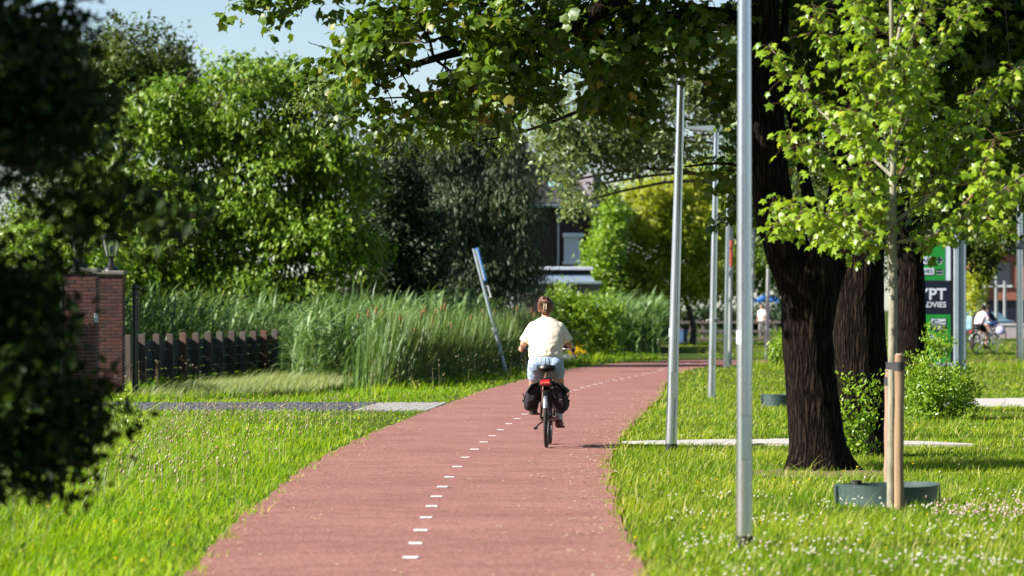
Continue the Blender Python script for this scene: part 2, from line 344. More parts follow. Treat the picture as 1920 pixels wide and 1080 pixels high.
for i, p in enumerate(pts):
    q = pts[min(i + 1, len(pts) - 1)] - pts[max(i - 1, 0)]
    if dm is None:
        dm = []
        for s_ in range(6):      # worn outlines
            rr = random.Random(s_); out = []
            for (x0, y0), (x1, y1) in (((-.047, -.11), (.047, -.11)), ((.047, -.11), (.047, .11)), ((.047, .11), (-.047, .11)), ((-.047, .11), (-.047, -.11))):
                for k in range(7): t = k / 7; out.append((x0 + (x1 - x0) * t + rr.uniform(-.004, .004), y0 + (y1 - y0) * t + rr.uniform(-.01, .006) * (1 if y0 > 0 else -1)))
            n_ = len(out); mb = MB(); mb.add([(*p_, .002) for p_ in out] + [(*p_, -.002) for p_ in out], [tuple(range(n_))] + [(k, k + n_, (k + 1) % n_ + n_, (k + 1) % n_) for k in range(n_)]); dm.append(mb.mesh('dash'))
    o = link('dash', dm[i % 6], M['white_paint'], path, (p.x, p.y, 0.0225))
    o.rotation_euler = (0, 0, math.atan2(-q.x, q.y) * 0.75); o.scale = (random.Random(i).uniform(.95, 1.05), random.Random(i + 9).uniform(.68, .88), 1)

seam_m = mat('dark_asphalt_seam', (0.13, 0.07, 0.06), (0.18, 0.09, 0.075), 0.9, scale=9)
for k_, (dd_, t0, t1, w_, sl) in enumerate(((38.4, .02, .78, .016, .9), (33.0, .55, .98, .012, -.5), (61.5, .3, .95, .02, .6), (27.2, .0, .3, .010, .3), (82.5, .1, .98, .05, .8), (47.3, .7, .99, .012, .4))):
    rr = random.Random(k_); n = 40; top = []; bot = []; y = dd_
    for j in range(n + 1):
        t = t0 + (t1 - t0) * j / n; y += rr.uniform(-.03, .03); yy = y + sl * t
        xa, xb = float(np.interp(yy, PL[:190, 1], PL[:190, 0])), float(np.interp(yy, PR[:180, 1], PR[:180, 0])); ww = w_ * rr.uniform(.1, 1) * (1 if 0 < j < n else .05)
        top.append((xa + (xb - xa) * t, yy + ww, .0205)); bot.append((xa + (xb - xa) * t, yy - ww, .0205))
    mb = MB(); mb.add(bot + top, [(j, j + 1, j + n + 2, j + n + 1) for j in range(n)]); mb.build('seam', seam_m, path)
# ------------------------------------------------------------------ paved driveway over the culvert, concrete footpaths
drive_a, drive_b = G(232, 757).y, G(232, 771).y     # far and near edge depths
def lx(d): return float(np.interp(d, PL[:200, 1], PL[:200, 0]))
drive = empty('driveway', ((lx(64) - 3), 64, 0)); tag(drive, 'paved driveway from the path to the brick gate', kind='structure')
mb = MB(); mb.add([(-14, drive_b, .006), (lx(drive_b) + .05, drive_b, .006), (lx(drive_a) + .05, drive_a, .006), (-14, drive_a, .006)], [(0, 1, 2, 3)])
mb.build('sand_bed', mat('joint_sand', (0.30, 0.22, 0.12), (0.22, 0.17, 0.09), 0.95, scale=12), drive, world=True)
mb = MB(); mb.box((0, 0, 0), (0.104, 0.207, 0.05), bevel=0.005); pav = mb.mesh('paver')
lm = mat('pale_concrete_pavers', (0.36, 0.345, 0.325), (0.27, 0.26, 0.245), 0.85, scale=5, bump=0.2, coord='Object'); pav.materials.append(lm)
r_ = random.Random(5); nd = []
d = drive_b + 0.1
while d < drive_a:
    xr = lx(d) - .04
    for k in range(10):
        if r_.random() < .985:
            o = link('paver', pav, None, drive, Vector((xr - .06 - .116 * k, d, 0.0)) - drive.location)
            o.location.z = r_.uniform(-.004, .005); o.rotation_euler = (r_.uniform(-.015, .015), r_.uniform(-.015, .015), r_.uniform(-.02, .02))
    k = 10
    while xr - .06 - .116 * k > -11: nd.append((xr - .06 - .116 * k, d)); k += 1
    d += 0.222
mb = MB(); bx = [Vector((x, y, z)) for x in (-.05, .05) for y in (-.1, .1) for z in (-.02, .028)]
bf = [(1, 3, 7, 5), (0, 1, 5, 4), (2, 6, 7, 3), (0, 2, 3, 1), (4, 5, 7, 6)]
A = np.array(nd); bv = np.array([tuple(p) for p in bx]); n = len(A)
vv = (bv[None] + np.stack([A[:, 0], A[:, 1], np.random.default_rng(2).uniform(-.004, .004, n)], 1)[:, None]).reshape(-1, 3)
ff = (np.array(bf)[None] + 8 * np.arange(n)[:, None, None]).reshape(-1, 4)
o = world_child('dark_paving', np_mesh('dark_paving', vv, ff, smooth=False), mat('dark_grey_pavers', (0.07, 0.07, 0.085), (0.12, 0.12, 0.135), 0.8, scale=4), drive); o['kind'] = 'stuff'

conc = mat('pale_footpath_concrete', (0.48, 0.455, 0.42), (0.38, 0.36, 0.33), 0.85, scale=3, bump=0.2, detail=8)
def slab_path(name, label, top, bot, n, z=0.025):
    T = resample([G(*p) for p in top], n + 1); B = resample([G(*p) for p in bot], n + 1)
    c0 = (T[n // 2] + B[n // 2]) / 2
    root = empty(name, (c0[0], c0[1], 0)); tag(root, label, kind='structure')
    rr = random.Random(n)
    for i in range(n):
        e = .012; a = T[i] + (T[i + 1] - T[i]) * e; b_ = T[i + 1]; c_ = B[i + 1]; d_ = B[i] + (B[i + 1] - B[i]) * e
        zz = z + rr.uniform(-.004, .004); mb = MB()
        mb.add([(p[0], p[1], h) for h in (-.05, zz) for p in (d_, c_, b_, a)], [(4, 5, 6, 7), (0, 1, 5, 4), (1, 2, 6, 5), (2, 3, 7, 6), (3, 0, 4, 7)])
        mb.build('slab', conc, root, world=True)
    return T, B
FT, FB = slab_path('footpath', 'narrow pale concrete footpath running behind the big tree trunks', [(1166, 831), (1300, 827), (1500, 825), (1640, 827), (1730, 829), (1822, 835)], [(1166, 832), (1300, 835.5), (1500, 836), (1640, 837), (1730, 838), (1828, 837)], 10)
F2T, F2B = slab_path('footpath', 'short pale footpath right of the round bush at frame edge', [(1770, 750), (1850, 749), (2000, 748)], [(1760, 762), (1850, 763), (2010, 764)], 4)

# bare trodden soil round the maple's foot
sv = [(3.02, 37.7, .03)]; rr = random.Random(2); n = 30
for rad, zz in ((.45, .028), (.75, .006)):
    for k in range(n): a = 6.2832 * k / n; r_k = rad * rr.uniform(.85, 1.15); sv.append((3.02 + math.cos(a) * r_k * 1.1, 37.7 + math.sin(a) * r_k * 1.3, zz))
sf = [(0, 1 + k, 1 + (k + 1) % n) for k in range(n)] + [(1 + k, 1 + n + k, 1 + n + (k + 1) % n, 1 + (k + 1) % n) for k in range(n)]
mb = MB(); mb.add(sv, sf); o = mb.build('bare_soil', mat('dry_brown_soil', (.13, .085, .05), (.24, .17, .10), .95, scale=30, bump=.6)); tag(o, 'bare dry soil around the foot of the maple', kind='structure')
# ------------------------------------------------------------------ grass (nobody could count it)
def blades(x, y, z, h, w, rs, lean=0.5, tint=None, wind=(0.25, 0.0), seg=2):
    n = len(x); az = rs.uniform(0, 2 * np.pi, n); face = rs.uniform(0, 2 * np.pi, n)
    ln = h * np.abs(rs.normal(0, lean, n)); lx_ = np.cos(az) * ln + wind[0] * h; ly_ = np.sin(az) * ln + wind[1] * h
    sx, sy = np.cos(face) * w / 2, np.sin(face) * w / 2
    V = []
    for k in range(seg):
        t = k / seg; ww = 1 - 0.35 * t; c = t * t
        for sg in (-1, 1): V.append(np.stack([x + lx_ * c + sg * sx * ww, y + ly_ * c + sg * sy * ww, z + h * t * (1 - .12 * t)], 1))
    V.append(np.stack([x + lx_, y + ly_, z + h * .88], 1))
    nv = 2 * seg + 1; v = np.stack(V, 1).reshape(-1, 3); fs = []
    for k in range(seg - 1): a = 2 * k; fs += [(a, a + 1, a + 3), (a, a + 3, a + 2)]
    a = 2 * seg - 2; fs.append((a, a + 1, a + 2))
    f = (np.array(fs)[None] + nv * np.arange(n)[:, None, None]).reshape(-1, 3)
    tt = np.repeat(tint if tint is not None else rs.random(n), nv)
    return v, f, tt
def join(parts):
    V = []; Fc = []; T = []; n = 0
    for v, f, t in parts: V.append(v); Fc.append(f + n); T.append(t); n += len(v)
    return np.concatenate(V), np.concatenate(Fc), np.concatenate(T)
KL = int(np.argmax(PL[:, 0] > 5.3)); KR = int(np.argmax(PR[:, 0] > 5.9))
def pl_x(d): return np.interp(d, PL[:KL, 1], PL[:KL, 0])
def pr_x(d): return np.interp(d, PR[:KR, 1], PR[:KR, 0])
def on_far_path(x, d): return (x > 5.0) & (d > np.interp(x, PR[KR - 3:, 0], PR[KR - 3:, 1]) + .1) & (d < np.interp(x, PL[KL - 6:, 0], PL[KL - 6:, 1]))
def wedge(n, d0, d1, p, rs, margin=1.25):
    u = rs.random(n); q = 1 - p
    d = (d0 ** q + u * (d1 ** q - d0 ** q)) ** (1 / q)
    x = rs.uniform(-.5, .5, n) * 1920 / F * d * margin
    return x, d
def nz2(x, y, s, ph=0.0):
    return (np.sin(x * 1.7 / s + ph) * np.cos(y * 1.3 / s + 1.3 * ph) + np.sin((x * .9 + y * .6) / s * 2.1 + ph * 2) * .6 + np.sin((x * -1.3 + y * .35) / s * 3.7 + ph) * .35) / 1.95
TREES_BASE = [(3.03, 37.9, .42), (4.03, 42.2, .4), (6.3, 60, .4)]
def lawn_mask(x, d):
    ok = (x > pr_x(d) + rng.normal(0, .05, len(x)) - .02 + .09 * nz2(x, d, .35, 6))
    ok &= ~on_far_path(x, d) & ((d < 119) | (x > 6.5))
    t = (x > FT[0, 0]) & (x < FT[-1, 0] + .1)
    ok &= ~(t & (d < np.interp(x, FT[:, 0], FT[:, 1])) & (d > np.interp(x, FB[:, 0], FB[:, 1])))
    ok &= ~((x > F2T[0, 0]) & (d < np.interp(x, F2T[:, 0], F2T[:, 1])) & (d > np.interp(x, F2B[:, 0], F2B[:, 1])))
    for tx, td, tr in TREES_BASE: ok &= np.hypot(x - tx, d - td) > tr * rng.uniform(.9, 1.35, len(x))
    return ok
rs = np.random.default_rng(11)
P_ = []
for n, d0, d1, p, wsc in ((160000, 21.5, 47, 0.2, 1.15), (95000, 47, 75, 0.3, 1.7), (55000, 75, 112, 0.2, 2.5), (40000, 112, 215, 0.4, 5)):
    x, d = wedge(n, d0, d1, p, rs); k = lawn_mask(x, d)
    x, d = x[k], d[k]; n = len(x)
    h = rs.gamma(7, .0080, n) * (1 + .4 * nz2(x, d, .9)) * (1 + .35 * nz2(x, d, .2, 4)); tall = rs.random(n) < .018; h[tall] *= 2.1
    front = (d < np.interp(x, FB[:, 0], FB[:, 1])) & (d > np.interp(x, FB[:, 0], FB[:, 1]) - 1.6); h[front] *= .7
    edge = x - pr_x(d) < .12; h[edge] *= 1.25
    rough = (x > 6.35) & (d > 99) & (d < 110.5); h[rough] = rs.gamma(12, .021, rough.sum())
    tint = np.clip(.30 + .3 * nz2(x, d, 1.4, 2) + rs.normal(0, .22, n), 0, .86); tint[tall] = rs.uniform(.8, 1, tall.sum())
    dead = rs.random(n) < .05; tint[dead] = 1.0
    P_.append(blades(x, d, np.zeros(n) - .003, h, rs.uniform(.005, .009, n) * wsc, rs, .55, tint))
v, f, t = join(P_)
o = link('lawn_grass', np_mesh('lawn_grass', v, f, t), M['lawn']); tag(o, 'sunlit short lawn grass right of the cycle path', 'grass', kind='stuff')
P_ = []
def left_mask(x, d):
    ok = (x < pl_x(d) + rng.normal(0, .05, len(x)) + .02 + .09 * nz2(x, d, .35, 8)) & (ground_z(x, d) > -.5)
    on = (d > drive_b + rng.normal(0, .05, len(x))) & (d < drive_a) & (x < lx(64) + 1.5) & (x > -12)
    return ok & ~on
for n, d0, d1, p, wsc in ((130000, 21.5, 47, 0.2, 1.1), (70000, 47, 75, 0.3, 1.7), (60000, 75, 125, 0.2, 2.8), (25000, 125, 215, 0.3, 5.5)):
    x, d = wedge(n, d0, d1, p, rs); k = left_mask(x, d) & (x < 6.6) & ~on_far_path(x, d)
    x, d = x[k], d[k]; n = len(x)
    h = rs.gamma(6, .0155, n) * (1 + .4 * nz2(x, d, .8, 3)) * (1 + .45 * nz2(x, d, .22, 1))
    dist = pl_x(d) - x; h *= np.clip(.55 + dist * .35, .55, 1.25)
    mown = (d > 51) & (d < drive_b); h[mown] *= .42
    near_drive = (d > drive_a) & (d < drive_a + 3.5); h[near_drive] *= .6
    bank = bank_x(d) - x; h[(bank > -.5) & (d < 57)] *= 1.7; h[(bank > -.5) & (d > 72)] *= 1.35
    tint = np.clip(.32 + .3 * nz2(x, d, 1.2, 5) + .22 * nz2(x, d, .22, 1) + rs.normal(0, .22, n), 0, .84)
    dead = rs.random(n) < np.where(dist < .2, .12, .035); tint[dead] = 1.0
    P_.append(blades(x, d, ground_z(x, d) - .003, h, np.where(rs.random(n) < .12, rs.uniform(.012, .02, n), rs.uniform(.005, .010, n)) * wsc, rs, .6, tint))
v, f, t = join(P_)
o = link('verge_grass', np_mesh('verge_grass', v, f, t), M['grass']); tag(o, 'bright green rough verge grass left of the cycle path', 'grass', kind='stuff')

# tall coarse stems and sedge along the ditch edge, pale bank grass before the fence
n = 1500; d = rs.uniform(24, 52, n); x = bank_x(d) + rs.normal(.1, .38, n); z = ground_z(x, d)
k = z > -.6; x, d, z = x[k], d[k], z[k]; n = len(x)
a = blades(x, d, z, rs.gamma(7, .038, n), rs.uniform(.008, .017, n), rs, .55, np.clip(rs.normal(.25, .25, n), 0, .95), seg=4)
o = link('bank_grass', np_mesh('bank_grass', *a), M['tallgrass']); tag(o, 'tall coarse grass on the ditch edge under the dark tree', 'grass', kind='stuff')
n = 9000; t_ = rs.random(n); d = 72.5 + t_ * 15 + rs.normal(0, .9, n); x = -7.15 + t_ * 1.9 + rs.gamma(2, .42, n) - .1
k = (x < -4.1 + t_ * .8); x, d, t_ = x[k], d[k], t_[k]; n = len(x)
a = blades(x, d, np.full(n, -.05), rs.gamma(10, .021, n), rs.uniform(.006, .013, n), rs, .6, np.clip(rs.normal(.5, .28, n), 0, 1), wind=(.5, 0), seg=3)
o = link('feather_grass', np_mesh('feather_grass', *a), M['tallgrass']); tag(o, 'pale feathery grass clump at the foot of the board fence', 'grass', kind='stuff')

# flowers, seed heads and scattered litter
def heads(x, y, z, r, rs, tint, squash=1.0):
    dirs = np.array([(1, 0, 0), (-1, 0, 0), (0, 1, 0), (0, -1, 0), (0, 0, 1), (0, 0, -1), (.6, .6, .55), (-.6, .6, .55), (.6, -.6, .55), (-.6, -.6, .55)])
    tri = np.array([(0, 6, 8), (1, 9, 7), (2, 7, 6), (3, 8, 9), (4, 6, 7), (4, 8, 6), (4, 9, 8), (4, 7, 9), (0, 2, 6), (0, 8, 3), (1, 7, 2), (1, 3, 9), (5, 2, 0), (5, 0, 3), (5, 3, 1), (5, 1, 2)])
    n = len(x); v = dirs[None] * np.stack([r, r, r * squash], 1)[:, None] + np.stack([x, y, z], 1)[:, None]
    f = (tri[None] + 10 * np.arange(n)[:, None, None]).reshape(-1, 3)
    return v.reshape(-1, 3), f, np.repeat(tint, 10)
M['clover'] = leafmat('clover_heads', (0.72, 0.72, 0.60), (0.80, 0.70, 0.64), 0.2, 0.7, (0.72, 0.46, 0.50), 0.9, spec=.1)
M['seed'] = leafmat('seed_heads', (0.34, 0.26, 0.13), (0.50, 0.42, 0.26), 0.2, 0.8, (0.62, 0.55, 0.38), 0.9, spec=.1)
M['yellow'] = leafmat('yellow_petals', (0.80, 0.52, 0.01), (0.85, 0.62, 0.02), 0.3, 0.6, (0.85, 0.7, 0.1), 1, spec=.1)
x, d = wedge(4200, 22, 33, 0, rs, 1.1); k = lawn_mask(x, d) & (nz2(x, d, .7, 1) + .06 * (29 - d) + rs.normal(0, .2, len(x)) > .25) & (x > pr_x(d) + .25)
x, d = x[k], d[k]
x2, d2 = wedge(1100, 33, 75, 0.2, rs, 1.1); k = lawn_mask(x2, d2) & (nz2(x2, d2, 1.1, 1) > .1); x2, d2 = x2[k], d2[k]
x3 = rs.uniform(3.2, 5.2, 420); d3 = 29.2 + .55 * (x3 - 4.2) * -.2 + rs.normal(0, .75, 420)
x = np.concatenate([x, x2, x3]); d = np.concatenate([d, d2, d3]); n = len(x)
tint = np.clip(np.where(np.arange(n) >= n - 420, rs.normal(.95, .1, n), rs.normal(.3, .3, n)), 0, 1)
zz = rs.uniform(.07, .13, n); a = heads(x, d, zz, rs.uniform(.0055, .0105, n), rs, tint)
o = link('clover_flowers', np_mesh('clover_flowers', *a), M['clover']); tag(o, 'white and pinkish clover flowers dotted over the lawn', 'flowers', kind='stuff')
x, d = wedge(4200, 31, 60, 0, rs, 1.1); k = left_mask(x, d) & (pl_x(d) - x > .25) & (d < drive_b - 1) & (x > bank_x(d) + .4) & (nz2(x, d, 1.2, 4) > -.25)
x, d = x[k], d[k]; n1 = len(x)
x2, d2 = wedge(1800, 68, 100, 0, rs, 1.1); k = left_mask(x2, d2) & (bank_x(d2) - x2 > -1.2); x2, d2 = x2[k], d2[k]
x = np.concatenate([x, x2]); d = np.concatenate([d, d2]); n = len(x); zz = ground_z(x, d); hh = np.concatenate([rs.uniform(.14, .34, n1), rs.uniform(.25, .65, n - n1)])
a = [heads(x, d, zz + hh, rs.uniform(.007, .012, n), rs, rs.random(n), 1.9)]
b_ = blades(x, d, zz, hh * 1.13, np.full(n, .004), rs, 0.02, np.full(n, .3), wind=(0, 0))
o = link('seed_heads', np_mesh('seed_heads', *join(a + [b_])), M['seed']); tag(o, 'beige seed heads on thin stems in the left verge', 'seed heads', kind='stuff')
x, d = wedge(330, 22, 75, 0, rs, 1.1); k = (lawn_mask(x, d) | left_mask(x, d)) & ((d < 58) | (x > 0)) & (nz2(x, d, 1.5, 7) > .05); x, d = x[k], d[k]; n = len(x)
a = heads(x, d, np.where(x < 0, .16, .09), rs.uniform(.010, .016, n), rs, rs.random(n), .5)
o = link('yellow_flowers', np_mesh('yellow_flowers', *a), M['yellow']); tag(o, 'small yellow flowers sprinkled through the grass', 'flowers', kind='stuff')
n = 2000; d = 21 + 54 * rs.random(n) ** 1.3; side = rs.random(n)
off = rs.gamma(1.3, .22, n); x = np.where(side < .6, pr_x(d) - off, np.where(side < .85, pl_x(d) + off * .8, pl_x(d) + rs.random(n) * (pr_x(d) - pl_x(d))))
L = rs.gamma(2, .0085, n); ang = rs.uniform(0, 6.28, n); wv_ = rs.uniform(.004, .009, n)
c_, s_ = np.cos(ang), np.sin(ang)
qv = np.stack([np.stack([x + sx * L * c_ - sy * wv_ * s_, d + sx * L * s_ + sy * wv_ * c_, np.full(n, .022) + (sx + 1) * .003], 1) for sx, sy in ((-1, -1), (1, -1), (1, 1), (-1, 1))], 1).reshape(-1, 3)
o = link('path_litter', np_mesh('path_litter', qv, np.arange(4 * n).reshape(-1, 4), np.repeat(rs.random(n), 4)), M['seed']); tag(o, 'dry leaf bits and chaff strewn along the path edges', 'litter', kind='stuff')
# ------------------------------------------------------------------ foliage tools
T_MAPLE = (np.array([(.3, 0, .05), (0, 0, 0), (-.04, -.40, -.10), (.20, -.31, .0), (.50, -.60, -.16), (.60, -.27, .0), (1, 0, -.22), (.60, .27, .0), (.50, .60, -.16), (.20, .31, .0), (-.04, .40, -.10)]),
           np.array([(0, 1, 2), (0, 2, 3), (0, 3, 4), (0, 4, 5), (0, 5, 6), (0, 6, 7), (0, 7, 8), (0, 8, 9), (0, 9, 10), (0, 10, 1)]))
T_MAPLE_L = (np.array([(0, 0, 0), (.02, -.4, -.07), (.5, -.56, -.1), (.58, -.25, .03), (1, 0, -.14), (.58, .25, .03), (.5, .56, -.1), (.02, .4, -.07)]),
             np.array([(0, 1, 2), (0, 2, 3), (0, 3, 5), (3, 4, 5), (0, 5, 6), (0, 6, 7)]))
T_OVAL = (np.array([(0, 0, 0), (.3, -.26, .05), (.7, -.2, .04), (1, 0, -.08), (.7, .2, .04), (.3, .26, .05), (.5, 0, -.02)]),
          np.array([(0, 1, 6), (1, 2, 6), (2, 3, 6), (3, 4, 6), (4, 5, 6), (5, 0, 6)]))
T_LEAF = (np.array([(0, 0, 0), (.42, -.27, .06), (1, 0, -.06), (.42, .27, .06)]), np.array([(0, 1, 2), (0, 2, 3)]))
T_NARROW = (np.array([(0, 0, 0), (.4, -.11, .02), (1, 0, -.1), (.4, .11, .02)]), np.array([(0, 1, 2), (0, 2, 3)]))
def unit(a): return a / np.maximum(np.linalg.norm(a, axis=-1, keepdims=True), 1e-9)
def place(tmpl, pos, tan, nrm, size, tint):
    tv, tf = tmpl; tan = unit(tan); nrm = unit(nrm - tan * np.sum(nrm * tan, 1, keepdims=True)); bit = np.cross(nrm, tan)
    v = (tv[None, :, 0, None] * tan[:, None] + tv[None, :, 1, None] * bit[:, None] + tv[None, :, 2, None] * nrm[:, None]) * size[:, None, None] + pos[:, None]
    k = len(tv); n = len(pos)
    return v.reshape(-1, 3), (tf[None] + k * np.arange(n)[:, None, None]).reshape(-1, 3), np.repeat(tint, k)
def sprays(lobes, ns, nl, size, slen, rs, droop=.25, shell=.35, gap=-.45, gs=1.0, up=.8):
    L = np.array([(*c, *r) for c, r in lobes], float); w = (L[:, 3] * L[:, 4] * L[:, 5]) ** .75; w /= w.sum()
    n = int(ns * 1.6); li = rs.choice(len(L), n, p=w); dr = unit(rs.normal(size=(n, 3)))
    r = rs.uniform(shell ** 2, 1, n) ** .5
    c = L[li, :3] + dr * r[:, None] * L[li, 3:]
    g = (np.sin(c[:, 0] * 2.7 / gs + 1) * np.sin(c[:, 1] * 2.1 / gs) + np.sin(c[:, 2] * 3.1 / gs + .7 * c[:, 0] / gs) + .7 * np.sin((c[:, 0] - c[:, 2]) * 4.7 / gs)) / 2
    c = c + rs.normal(0, .16, c.shape) * L[li, 3:]
    k = np.nonzero(g > gap)[0][:ns]; c = c[k]; dr = unit(dr[k] / L[li[k], 3:]); n = len(c)
    ax = unit(dr + rs.normal(0, .45, (n, 3)) + np.array([0, 0, -droop]))
    st = rs.random(n)
    t = rs.uniform(-.45, .6, (n, nl))
    pos = c[:, None] + ax[:, None] * t[..., None] * slen + rs.normal(0, slen * .19, (n, nl, 3)) * np.array([1, 1, .75])
    tan = unit(ax[:, None] * .6 + rs.normal(0, .75, (n, nl, 3)) + np.array([0, 0, -droop * 1.6]))
    nrm = rs.normal(0, .55, (n, nl, 3)) + np.array([-.42, -.22, up]) + dr[:, None] * .5
    sz = size * rs.uniform(.65, 1.2, (n, nl)); tint = np.clip(st[:, None] * .5 + rs.random((n, nl)) * .42, 0, .9)
    rare = rs.random((n, nl)) < .05; tint[rare] = rs.uniform(.85, 1, rare.sum())
    return (pos.reshape(-1, 3), tan.reshape(-1, 3), nrm.reshape(-1, 3), sz.ravel(), tint.ravel()), c, li[k]
def twig_mesh(A, B, ra, rb):
    n = len(A); t = unit(B - A); u = unit(np.cross(t, np.array([.31, .77, .56]))); w = np.cross(t, u); V = []
    for P, r in ((A, ra), (B, rb)):
        for k in range(3):
            a = 2 * np.pi * k / 3; V.append(P + (u * math.cos(a) + w * math.sin(a)) * np.reshape(r, (-1, 1)))
    f = np.array([(0, 1, 4, 3), (1, 2, 5, 4), (2, 0, 3, 5)])
    return np.stack(V, 1).reshape(-1, 3), (f[None] + 6 * np.arange(n)[:, None, None]).reshape(-1, 4)
def curve_pts(P, n):
    P = [Vector(p) for p in P]
    if len(P) == 2: P = [P[0], (P[0] + P[1]) / 2, P[1]]
    Q = [P[0] * 2 - P[1]] + P + [P[-1] * 2 - P[-2]]; out = []
    m_ = len(P) - 1
    for i in range(n + 1):
        s = min(i / n * m_, m_ - 1e-6); k = int(s); t = s - k; a, b, c, d = Q[k:k + 4]
        out.append(.5 * (2 * b + (c - a) * t + (2 * a - 5 * b + 4 * c - d) * t * t + (3 * b - a - 3 * c + d) * t ** 3))
    return out
def stem_mesh(name, pts, radii, seg=14, n=24, rough=0.06, seed=0, flare=0.0):
    C = curve_pts(pts, n); R = np.interp(np.linspace(0, 1, n + 1), np.linspace(0, 1, len(radii)), radii)
    mb = MB(); mb.tube(C, list(R), seg)
    v = np.array(mb.v); cen = np.repeat(np.array([tuple(c) for c in C]), seg, axis=0); rr = np.repeat(R, seg)
    k = np.tile(np.arange(seg), n + 1); h = v[:, 2]
    ph = seed * 1.7
    disp = 1 + rough * (np.sin(k * 2 * np.pi / seg * 3 + h * 1.3 + ph) * .6 + np.sin(k * 2 * np.pi / seg * 7 + h * 2.9 + ph) * .6 + np.random.default_rng(seed).normal(0, .5, len(v)))
    if flare:
        low = np.clip(1 - (h - h.min()) / .38, 0, 1) ** 2
        disp += flare * low * (1 + .7 * np.sin(k * 2 * np.pi / seg * 5 + ph))
    mb.v = [tuple(p) for p in cen + (v - cen) * disp[:, None]]
    return mb.mesh(name, True, 60)
def lob(items, d, dr, sc=1.0):          # crown lobes from pixel ellipses at a depth
    out = []
    for i, it in enumerate(items):
        px, py, rx, ry = it[:4]; dd = d + (it[4] if len(it) > 4 else ((i * 37) % 11 - 5) / 5 * dr * .45); q = F / dd
        out.append((tuple(W(px, py, dd)), (rx / q * sc, (it[5] if len(it) > 5 else dr), ry / q * sc)))
    return out
def tree(name, label, cat, base, stems, lobes, ns, nl, size, slen, lm, bark, seed, tmpl=T_LEAF, group=None, limbs=True, twigs=.28, seg=12, droop=.25, shell=.35, gap=-.45, gs=1.0, up=.8, flare=.0, twm=None, rough=.05, parts=('trunk', 'branches', 'twigs', 'crown'), limb_r=.3, no_limb=()):
    rs = np.random.default_rng(seed); root = empty(name, (base[0], base[1], 0), 0, label, cat, group)
    sp = []
    for i, (pts, radii) in enumerate(stems):
        world_child('trunk' if i == 0 else 'limb', stem_mesh('trunk' if i == 0 else 'limb', pts, radii, seg, 26, rough, seed + i, flare if i == 0 else 0), bark, root)
        C = curve_pts(pts, 16); R = np.interp(np.linspace(0, 1, 17), np.linspace(0, 1, len(radii)), radii)
        sp += [(c, r) for c, r in zip(C[4:], R[4:])]
    (pos, tan, nrm, sz, tint), cen, li = sprays(lobes, ns, nl, size, slen, rs, droop, shell, gap, gs, up)
    ends = {}
    if limbs:
        for i, (c, r) in enumerate(lobes):
            if i in no_limb: ends[i] = [Vector(c)]; continue
            c = Vector(c); best = min(sp, key=lambda s: (s[0] - c).length + max(0, s[0].z - c.z) * .6)
            a, ra = best; L = (c - a).length
            if L < .15: ends[i] = [c]; continue
            mid = (a + c) / 2 + Vector((rs.normal(0, .06), rs.normal(0, .06), .10)) * L
            tip = c + (c - a).normalized() * min(r) * .4
            pts = [a, mid, c, tip]
            r0 = min(ra * .6, limb_r * L * .06 + .012)
            world_child('limb', stem_mesh('limb', pts, [r0, r0 * .7, r0 * .45, r0 * .2], 6, 10, .05, seed + i), bark, root)
            ends[i] = curve_pts(pts, 8)[3:]
    if twigs and limbs:
        k = np.nonzero(rs.random(len(cen)) < twigs)[0]
        A = np.array([tuple(min(ends[int(li[j])], key=lambda e: (e - Vector(cen[j])).length)) for j in k]); B = cen[k]
        Lk = np.linalg.norm(B - A, axis=1); mid = (A + B) / 2 + rs.normal(0, .07, A.shape) * Lk[:, None] + np.array([0, 0, .05]) * Lk[:, None]
        s = max(size * .035, .002) if size < .2 else .006
        v1, f1 = twig_mesh(A, mid, np.full(len(A), s * 2.4), np.full(len(A), s * 1.6)); v2, f2 = twig_mesh(mid, B + (B - mid) * .3, np.full(len(A), s * 1.6), np.full(len(A), s * .6))
        tw_ = world_child('twigs', np_mesh('twigs', np.concatenate([v1, v2]), np.concatenate([f1, f2 + len(v1)])), twm or M['twig'], root)
        tw_['kind'] = 'stuff'
    v, f, t = place(tmpl, pos, tan, nrm, sz, tint)
    o = world_child('crown', np_mesh('crown', v, f, t, smooth=False), lm, root)
    return root

# ------------------------------------------------------------------ the big maple beside the path
D1 = 38.0
def P1(*a): return [W(x, y, D1 + (z[0] if z else 0)) for x, y, *z in a]
stems = [(P1((1538, 893), (1534, 850), (1527, 780), (1519, 700), (1515, 620), (1520, 540), (1530, 470)), [.30, .285, .262, .25, .25, .29, .24]),
         (P1((1517, 560), (1478, 470), (1452, 390), (1440, 300), (1434, 200), (1430, 80), (1436, -80), (1445, -500)), [.25, .225, .20, .185, .175, .16, .14, .06]),
         (P1((1525, 560), (1558, 470, .1), (1580, 380, .2), (1592, 260, .3), (1600, 100, .3), (1612, -150, .2), (1630, -500)), [.23, .20, .165, .145, .13, .11, .06]),
         (P1((1528, 430), (1512, 350), (1497, 280), (1478, 170), (1470, 60), (1490, -150)), [.075, .06, .052, .045, .04, .02]),
         (P1((1434, -60), (1330, -90, -.3), (1230, -45, -.5), (1133, 15, -.5), (1050, 52, -.4), (960, 76, -.3), (830, 105), (690, 150)), [.12, .11, .10, .09, .075, .06, .04, .015]),
         (P1((1432, 60), (1360, 30, .4), (1270, 30, .6), (1190, 60, .7), (1120, 95, .7), (1040, 150, .5)), [.09, .08, .065, .05, .035, .015]),
         (P1((1434, -200), (1200, -330, -.6), (900, -260, -.6), (650, -60, -.3), (480, 0)), [.11, .10, .075, .045, .015])]
q = F / D1
